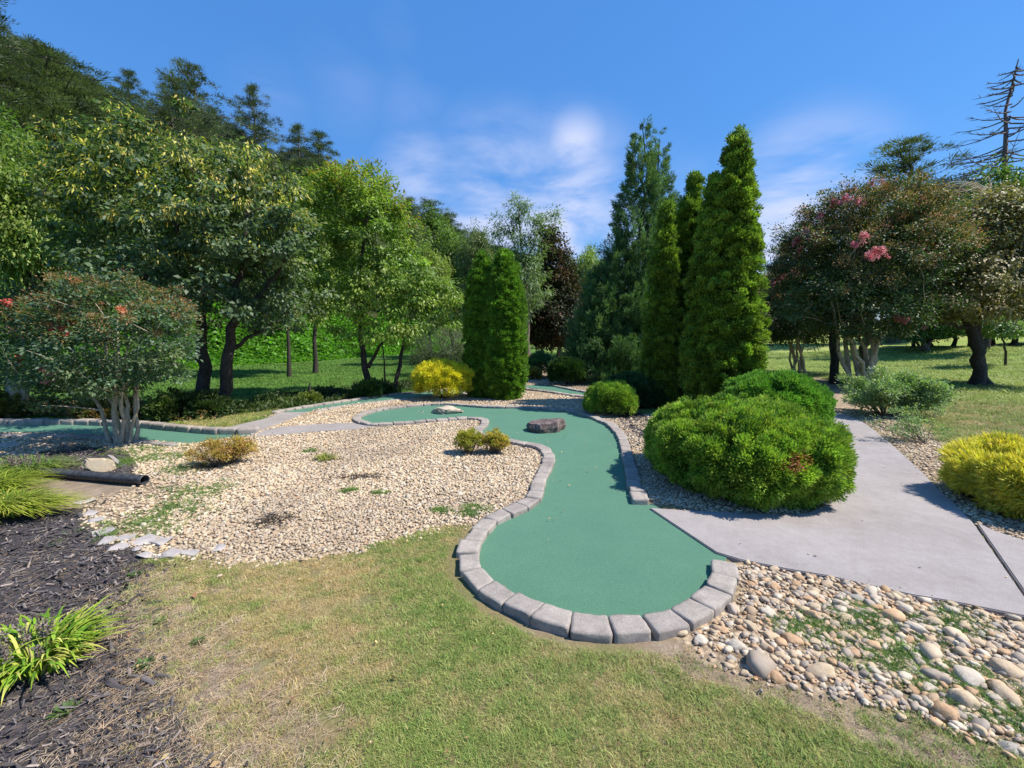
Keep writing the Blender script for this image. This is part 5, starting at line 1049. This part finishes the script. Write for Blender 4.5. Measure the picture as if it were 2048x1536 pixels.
for nm, c1, c2, c3 in (('tan_stone', (.38, .28, .17), (.50, .38, .25), (.58, .46, .32)), ('grey_stone', (.27, .235, .19), (.37, .33, .275), (.45, .405, .345)), ('pale_stone', (.44, .37, .28), (.54, .46, .36), (.62, .54, .44)), ('rusty_stone', (.34, .20, .11), (.46, .29, .16), (.52, .37, .24))):
    STM.append(simple_mat(nm, c1, c2, 2.2, .85, .35, .05, c3, 8))
sme = []
for i in range(8):
    o = pebble_proto(350+i, STM[0], 3); me = o.data; me.materials.clear(); sme.append(me)
cn_ = ['tan', 'grey', 'pale cream', 'rusty orange']; variants = {}
Qb = samp([rocks_bed], 260, R, .03, 4.5); Qb = Qb[~offset_excl(Qb[:, 0], Qb[:, 1], .16)]; szs = .026*R.lognormal(.08, .28, len(Qb)); od = np.argsort(-szs); acc = []
for i in od:
    if all(math.hypot(Qb[i][0]-q[0], Qb[i][1]-q[1]) > (szs[i]+q[2])*.85 for q in acc): acc.append((Qb[i][0], Qb[i][1], szs[i]))
    if len(acc) >= 270: break
for px, py, s_ in ((1238+120, 1268, .05), (1500, 1258, .05), (1400, 1285, .05), (1810, 1225, .065), (1785, 1200, .05), (1960, 1335, .07), (2010, 1350, .075), (1940, 1365, .065), (1890, 1435, .075), (1640, 1352, .07), (1475, 1300, .06), (1550, 1360, .055), (1430, 1222, .045), (1930, 1410, .075), (1550, 1180, .045), (2010, 1400, .07), (1870, 1250, .05), (1690, 1280, .05)):
    x, y = G(px, py); acc = [q for q in acc if math.hypot(q[0]-x, q[1]-y) > (q[2]+s_)*.8]; acc.append((x, y, s_))
for k, (x, y, s_) in enumerate(acc):
    c = R.choice(4, p=[.58, .11, .18, .13]); mi = R.integers(0, 8); key = (c, mi)
    if key not in variants: me = sme[mi].copy(); me.name = 'river_stone'; me.materials.append(STM[c]); variants[key] = me
    o = bpy.data.objects.new('river_stone', variants[key]); linkobj(o); o.location = (x, y, s_*.14+.012); o.rotation_euler = (R.normal()*.15, R.normal()*.15, R.uniform(0, 6.28)); o.scale = (s_, s_, s_)
    big_ = s_ > .058; sz_n = 'large' if big_ else 'small'
    tag(o, ('large %s rounded river stone in the stone bed below the path' if big_ else 'smaller %s rounded stone in the stone bed below the path') % cn_[c], 'stone', '%s %s river stones' % (sz_n, cn_[c]))
# mulch chips
def chip_proto(seed):
    R = np.random.default_rng(seed); P, F = block_mesh(np.array([[-1, -.3], [1, -.22], [.9, .3], [-.8, .2]]), .12, seed, 0, (4, 2, 2)); P[:, 2] += .25*P[:, 0]**2*R.uniform(-.6, .6); P += R.normal(size=P.shape)*.03; me = mesh_np('chip_source', P, F); me.materials.append(CHIP); return bpy.data.objects.new('chip_source', me)
chips = [chip_proto(370+i) for i in range(4)]
Q = samp([mulch_near, mulch_tree, mulch_right], 2600, R, .12, 9.5, fall=3); Q = Q[~offset_excl(Q[:, 0], Q[:, 1])]; nq = len(Q); dd = np.hypot(Q[:, 0], Q[:, 1]); sz = (.0065+.0015*dd)*R.lognormal(0, .42, nq)
Q_sp = samp([GP([(280, 1160), (560, 1540), (600, 1760), (300, 1760), (200, 1250)])], 500, R, .2, 5); 
scatter('mulch', 'dark brown shredded bark mulch on the left beds', 'mulch', chips, np.column_stack([Q, R.uniform(.010, .024, nq)]), np.column_stack([R.normal(size=(nq, 2))*.35, R.uniform(0, 6.28, nq)]), np.column_stack([sz*1.3, sz, sz]), R.integers(0, 4, nq), pal(nq, [(.07, .062, .06), (.12, .105, .102), (.18, .16, .15), (.32, .26, .22)], R, .28, [4, 4, 2.5, 1.1]))
# straw / dead grass strands
def strand_proto(seed, nb=7, ln=1.0, w=.018):
    R = np.random.default_rng(seed); lst = []
    for i in range(nb):
        a = R.uniform(0, 6.28); p0 = R.normal(size=3)*[.4, .4, 0]; l_ = ln*R.uniform(.5, 1); p1 = p0+np.array([math.cos(a), math.sin(a), 0])*l_; m_ = (p0+p1)/2+np.array([R.normal()*.15, R.normal()*.15, R.uniform(0, .25)]); p1[2] = R.uniform(0, .12); lst.append((curve3(p0, m_, p1, 5), np.array([w, w, w*.8, w*.6, w*.2])))
    V, F = tubes(lst, 3); me = mesh_np('straw_source', V, F); me.materials.append(STRAW); return bpy.data.objects.new('straw_source', me)
Q = np.concatenate([samp([bare_straw], 700, R, .15, 5), samp([GP([(270, 1150), (330, 1130), (420, 1230), (520, 1380), (620, 1540), (650, 1760), (330, 1760), (60, 1600), (60, 1450), (230, 1260)])], 900, R, .25, 5), samp([straw_left], 1500, R, .25, 5), samp([mulch_near], 130, R, .2, 5)])
Q = Q[~offset_excl(Q[:, 0], Q[:, 1], .16)]; nq = len(Q); sz = .035*R.lognormal(0, .3, nq)
scatter('straw', 'dry tan grass clippings and pine straw lying on the bare soil', 'straw', [strand_proto(380+i) for i in range(4)], np.column_stack([Q, np.full(nq, .017)]), np.column_stack([R.normal(size=(nq, 2))*.08, R.uniform(0, 6.28, nq)]), np.column_stack([sz, sz, sz]), R.integers(0, 4, nq), pal(nq, [(.52, .38, .24), (.62, .50, .35), (.40, .28, .18), (.56, .42, .28)], R, .22))
# lawn blades
def tuft_proto(seed, nb=26, spread=1.0, lean=.7):
    R = np.random.default_rng(seed); n_ = nb; base = R.normal(size=(n_, 2))*.55*spread; a = R.uniform(0, 6.28, n_); d = np.stack([np.cos(a), np.sin(a)], 1); h = R.uniform(.45, 1.05, n_); ln = lean*R.uniform(.15, 1.2, n_); sd = np.stack([-d[:, 1], d[:, 0]], 1); w = R.uniform(.045, .085, n_); V = np.zeros((n_, 3, 2, 3))
    for i, t in enumerate((0, .55, 1)):
        xy = base+d*(ln*t*t)[:, None]; z = h*(t-.18*t*t)
        for s_, sg in ((0, -1), (1, 1)): V[:, i, s_, :2] = xy+sd*(w*(1, .85, .12)[i]*.5*sg)[:, None]; V[:, i, s_, 2] = z
    idx = np.arange(n_)[:, None]*6+np.arange(2)[None, :]*2; F = np.stack([idx, idx+1, idx+3, idx+2], -1).reshape(-1, 4); me = mesh_np('tuft_source', V.reshape(-1, 3), F); me.materials.append(BLADE); return bpy.data.objects.new('tuft_source', me)
tufts = [tuft_proto(390+i, 26, 1, .8) for i in range(5)]
def lawn_scatter(name, label, poly_px, dens, hgt, maxd, seed, excl, far=False, falloff=None):
    R = np.random.default_rng(seed); Q = samp([GP(poly_px)], dens, R, .06, maxd, fall=falloff); X, Y = Q[:, 0], Q[:, 1]
    wb = np.stack([vnoise(Q, .3, 5, 3), vnoise(Q, .3, 6, 3)], 1)*.08; k = ~offset_excl(X, Y, .16)
    for pl in excl: k &= ~(inpoly(X+wb[:, 0], Y+wb[:, 1], pl) & (R.uniform(0, 1, len(X)) > (.42 if pl is straw_left else .22 if pl is bare_straw else .12 if pl is mulch_near else 0)))
    Q = Q[k]; nq = len(Q); d = np.hypot(Q[:, 0], Q[:, 1]); g = vnoise(Q, .55, 401, 4)*1.5+vnoise(Q, .12, 402, 2)*1.0-.1
    # greener towards the kerb and the lower right, drier on the left
    if not far: g = g+np.clip((Q[:, 0]+.6)/1.6, -1, .8)*.75-.1
    else: g = g+.1
    dryc = np.array([(.62, .45, .22), (.70, .55, .31), (.54, .43, .17)]); grn = np.array([(.25, .36, .07), (.36, .43, .11), (.18, .31, .07)])
    k3 = R.integers(0, 3, nq); f = 1/(1+np.exp(-(g*2.4+.05+R.normal(size=nq)*1.9))); c = dryc[k3]*(1-f[:, None])+grn[k3]*f[:, None]; c *= 1+R.normal(size=(nq, 1))*.15
    thin = (vnoise(Q, .22, 403, 3) < .42+.4*f); Q, c, f, d = Q[thin], c[thin], f[thin], d[thin]; nq = len(Q); s_ = hgt*R.lognormal(0, .22, nq)*(.75+.4*f)*(1+.05*d)
    scatter(name, label, 'grass', tufts, np.column_stack([Q, terr(Q[:, 0], Q[:, 1])+.009]), np.column_stack([R.normal(size=(nq, 2))*.12, R.uniform(0, 6.28, nq)]), np.column_stack([s_, s_, s_*.85]), R.integers(0, 5, nq), c); print(name, nq)
NG = [mulch_near, gravel_main, rocks_bed, bare_straw, straw_left]
lawn_scatter('grass', 'short patchy green and straw coloured grass in the foreground', [(250, 1130), (420, 1100), (620, 1090), (800, 1050), (960, 1030), (1250, 1250), (1500, 1330), (2048, 1490), (2300, 1760), (200, 1760)], 4800, .021, 5, 410, NG)
lawn_scatter('grass', 'dry mown grass of the lawn right of the path', [(1690, 800), (1760, 810), (1900, 890), (2000, 960), (2400, 1050), (2400, 790), (2048, 730), (1800, 745)], 420, .04, 16, 411, [gravel_r, bare_right], True, 8)
lawn_scatter('grass', 'strip of short grass between the left green and the walk', [(330, 850), (450, 858), (490, 848), (545, 828), (560, 812), (440, 838)], 900, .035, 14, 412, [], True)
def far_lawn(name, label, poly, dens, seed, cols, hgt):
    R = np.random.default_rng(seed); Q = samp([poly], dens, R, .1, 45, fall=16); Q = Q[~offset_excl(Q[:, 0], Q[:, 1], .16)]
    for pl in (gravel_r, bare_right, gravel_far, gravel_main, gravel_b1): Q = Q[~inpoly(Q[:, 0], Q[:, 1], pl)]
    nq = len(Q); d = np.hypot(Q[:, 0], Q[:, 1]); s_ = hgt*R.lognormal(0, .25, nq)*(1+d*.07)
    c = pal(nq, cols, R, .16)*(1+vnoise(Q, 1.2, seed, 3)[:, None]*.18); z = terr(Q[:, 0], Q[:, 1])-.01
    scatter(name, label, 'grass', tufts, np.column_stack([Q, z]), np.column_stack([R.normal(size=(nq, 2))*.12, R.uniform(0, 6.28, nq)]), np.column_stack([s_*1.4, s_*1.4, s_*.7]), R.integers(0, 5, nq), c); print(name, nq)
far_lawn('grass', 'mown bright green grass of the left lawn below the wooded slope', [(-23, 8.6), (-6.5, 10.2), (-3, 12.5), (-1.2, 14), (1, 20), (6, 30), (5, 44), (-8, 44), (-12.5, 28), (-18, 20), (-24, 12)], 150, 413, [(.12, .25, .04), (.10, .21, .035), (.16, .28, .05)], .045)
far_lawn('grass', 'mown yellow green grass of the wide right lawn', [(7.5, 12), (11, 10.5), (14, 9), (24, 10), (42, 26), (46, 44), (12, 44), (6, 30)], 110, 414, [(.34, .44, .10), (.42, .47, .14), (.27, .38, .09)], .045)
# small weeds through pebbles and stones
wd = [(255, 925, .2), (400, 985, .2), (360, 1020, .16), (300, 900, .25), (330, 915, .2), (370, 940, .18), (950, 1020, .07), (935, 1030, .06), (880, 1025, .04), (1760, 1290, .16), (1830, 1340, .12), (1600, 1260, .08), (1990, 1420, .14), (1900, 1250, .1), (1720, 1235, .08), (700, 985, .04), (760, 990, .04), (280, 1055, .2), (620, 905, .05)]
R = np.random.default_rng(420); QQ = []
for px, py, r_ in wd:
    x, y = G(px, py); QQ.append(np.array([[x, y]])+R.normal(size=(int(60+r_*900), 2))*[r_, r_*.7])
Q = np.concatenate(QQ); Q = Q[~offset_excl(Q[:, 0], Q[:, 1], .12)]; nq = len(Q); s_ = .024*R.lognormal(0, .3, nq)*(1+np.hypot(Q[:, 0], Q[:, 1])*.05)
scatter('weeds', 'sparse green weeds sprouting through the pebbles and river stones', 'weeds', tufts, np.column_stack([Q, np.full(nq, .016)]), np.column_stack([R.normal(size=(nq, 2))*.2, R.uniform(0, 6.28, nq)]), np.column_stack([s_, s_, s_*.7]), R.integers(0, 5, nq), pal(nq, [(.14, .25, .05), (.2, .3, .06), (.1, .2, .04)], R))
# single broadleaf weeds on the mulch and fallen leaves
for i, (px, py, s_) in enumerate([(290, 1335, .05), (395, 1290, .04), (318, 1250, .04), (130, 1430, .05), (270, 1155, .05)]):
    x, y = G(px, py); R0 = np.random.default_rng(430+i); n_ = 60; a = R0.uniform(0, 6.28, n_); D = np.stack([np.cos(a), np.sin(a), R0.uniform(.1, .8, n_)], 1); V, F, C = leaves(np.stack([np.cos(a)*s_*.2, np.sin(a)*s_*.2, R0.uniform(.003, .02, n_)], 1)+R0.normal(size=(n_, 3))*[s_*.2, s_*.2, 0], D, np.tile([0, 0, 1.], (n_, 1)), R0.uniform(.5, 1, n_)*s_, np.full(n_, s_*.28), pal(n_, [(.09, .14, .04), (.06, .1, .03)], R0), .1)
    tag(obj('weed_plant', mesh_np('weed_plant', V, F, C), LEAF, None, (x, y, 0)), ['small green weed just right of the lower striped clump', 'small weed at the dry grass border on the left', 'small weed in the mulch above the striped clump', 'faint small weed below the striped clump', 'green weed where mulch meets the dry grass'][i], 'weed')

# fallen leaves and strayed pebbles on the hard surfaces and the grass
R = np.random.default_rng(440)
def dead_leaf(seed):
    R0 = np.random.default_rng(seed); V, F, C = leaves(np.zeros((1, 3)), np.array([[1., 0, .05]]), np.array([[0, 0, 1.]]), np.array([2.]), np.array([1.1]), np.ones((1, 3)), R0.uniform(.1, .35)); V[:, 0] -= 1; me = mesh_np('leaf_source', V, F); me.materials.append(STRAW); return bpy.data.objects.new('leaf_source', me)
Qa = samp([greenA_poly, path1, greenL, greenM, walkA, walkB], 1.6, R, .02, 12); Qb = samp([GP([(250, 1130), (900, 1060), (1300, 1290), (2048, 1490), (2300, 1760), (100, 1760)])], 14, R, .02, 5); Qc = samp([mulch_near, gravel_main, gravel_b1, rocks_bed], 14, R, .05, 7)
Q = np.concatenate([Qa, Qb, Qc]); z = np.concatenate([np.full(len(Qa), .034), np.full(len(Qb), .035), np.full(len(Qc), .04)]); nq = len(Q); s_ = .011*R.lognormal(0, .35, nq)
scatter('leaf_litter', 'scattered small brown fallen leaves', 'fallen leaves', [dead_leaf(i) for i in range(3)], np.column_stack([Q, z]), np.column_stack([R.normal(size=(nq, 2))*.3, R.uniform(0, 6.28, nq)]), np.column_stack([s_, s_, s_]), R.integers(0, 3, nq), pal(nq, [(.30, .16, .08), (.40, .26, .12), (.22, .12, .06), (.5, .38, .18)], R))
Q = samp([path1], 60, R, .02, 9); cx_ = np.array(pathL+pathR); edge = np.concatenate([smooth_line(GP(pathL), .05), smooth_line(GP(pathR), .05), smooth_line(GP([(1440, 1113), (1573, 1145), (1738, 1178), (1904, 1211), (2048, 1243)]), .05)])
dmin = np.min(np.linalg.norm(Q[:, None]-edge[None], axis=2), axis=1); Q = Q[R.uniform(0, 1, len(Q)) < np.exp(-dmin/.07)*.9]; nq = len(Q); s_ = .008*R.lognormal(0, .35, nq)
scatter('stray_pebbles', 'few stray pebbles spilled along the edges of the concrete path', 'pebbles', [pebble_proto(460+i, PEB, 1) for i in range(3)], np.column_stack([Q, s_*.4+.028]), np.column_stack([R.normal(size=(nq, 2))*.2, R.uniform(0, 6.28, nq)]), np.column_stack([s_, s_, s_]), R.integers(0, 3, nq), pal(nq, pcol, R))

# matted dark dead twigs lying in the pebble bed
for i, (px, py, rx_, ry_, lb) in enumerate([(548, 1045, .17, .16, 'dark matted dead twigs lying in the left half of the pebble bed'), (720, 958, .34, .10, 'long dark streak of dead twigs in the middle of the pebble bed'), (410, 940, .2, .1, 'dark dead twigs under the bronze yellow shrub')]):
    R = np.random.default_rng(480+i); x, y = G(px, py); n_ = 190; lst = []
    for k in range(n_):
        p0 = np.array([R.normal()*rx_*.5, R.normal()*ry_*.5, R.uniform(.02, .045)]); a = R.uniform(0, 6.28); l_ = R.uniform(.03, .09); p1 = p0+np.array([math.cos(a)*l_, math.sin(a)*l_, R.normal()*.006]); lst.append((curve3(p0, (p0+p1)/2+R.normal(size=3)*.008, p1, 4), np.full(4, .0022)))
    V, F = tubes(lst, 3); tag(obj('dead_twigs', mesh_np('dead_twigs', V, F), BARK_D, None, (x, y, 0)), lb, 'dead twigs')
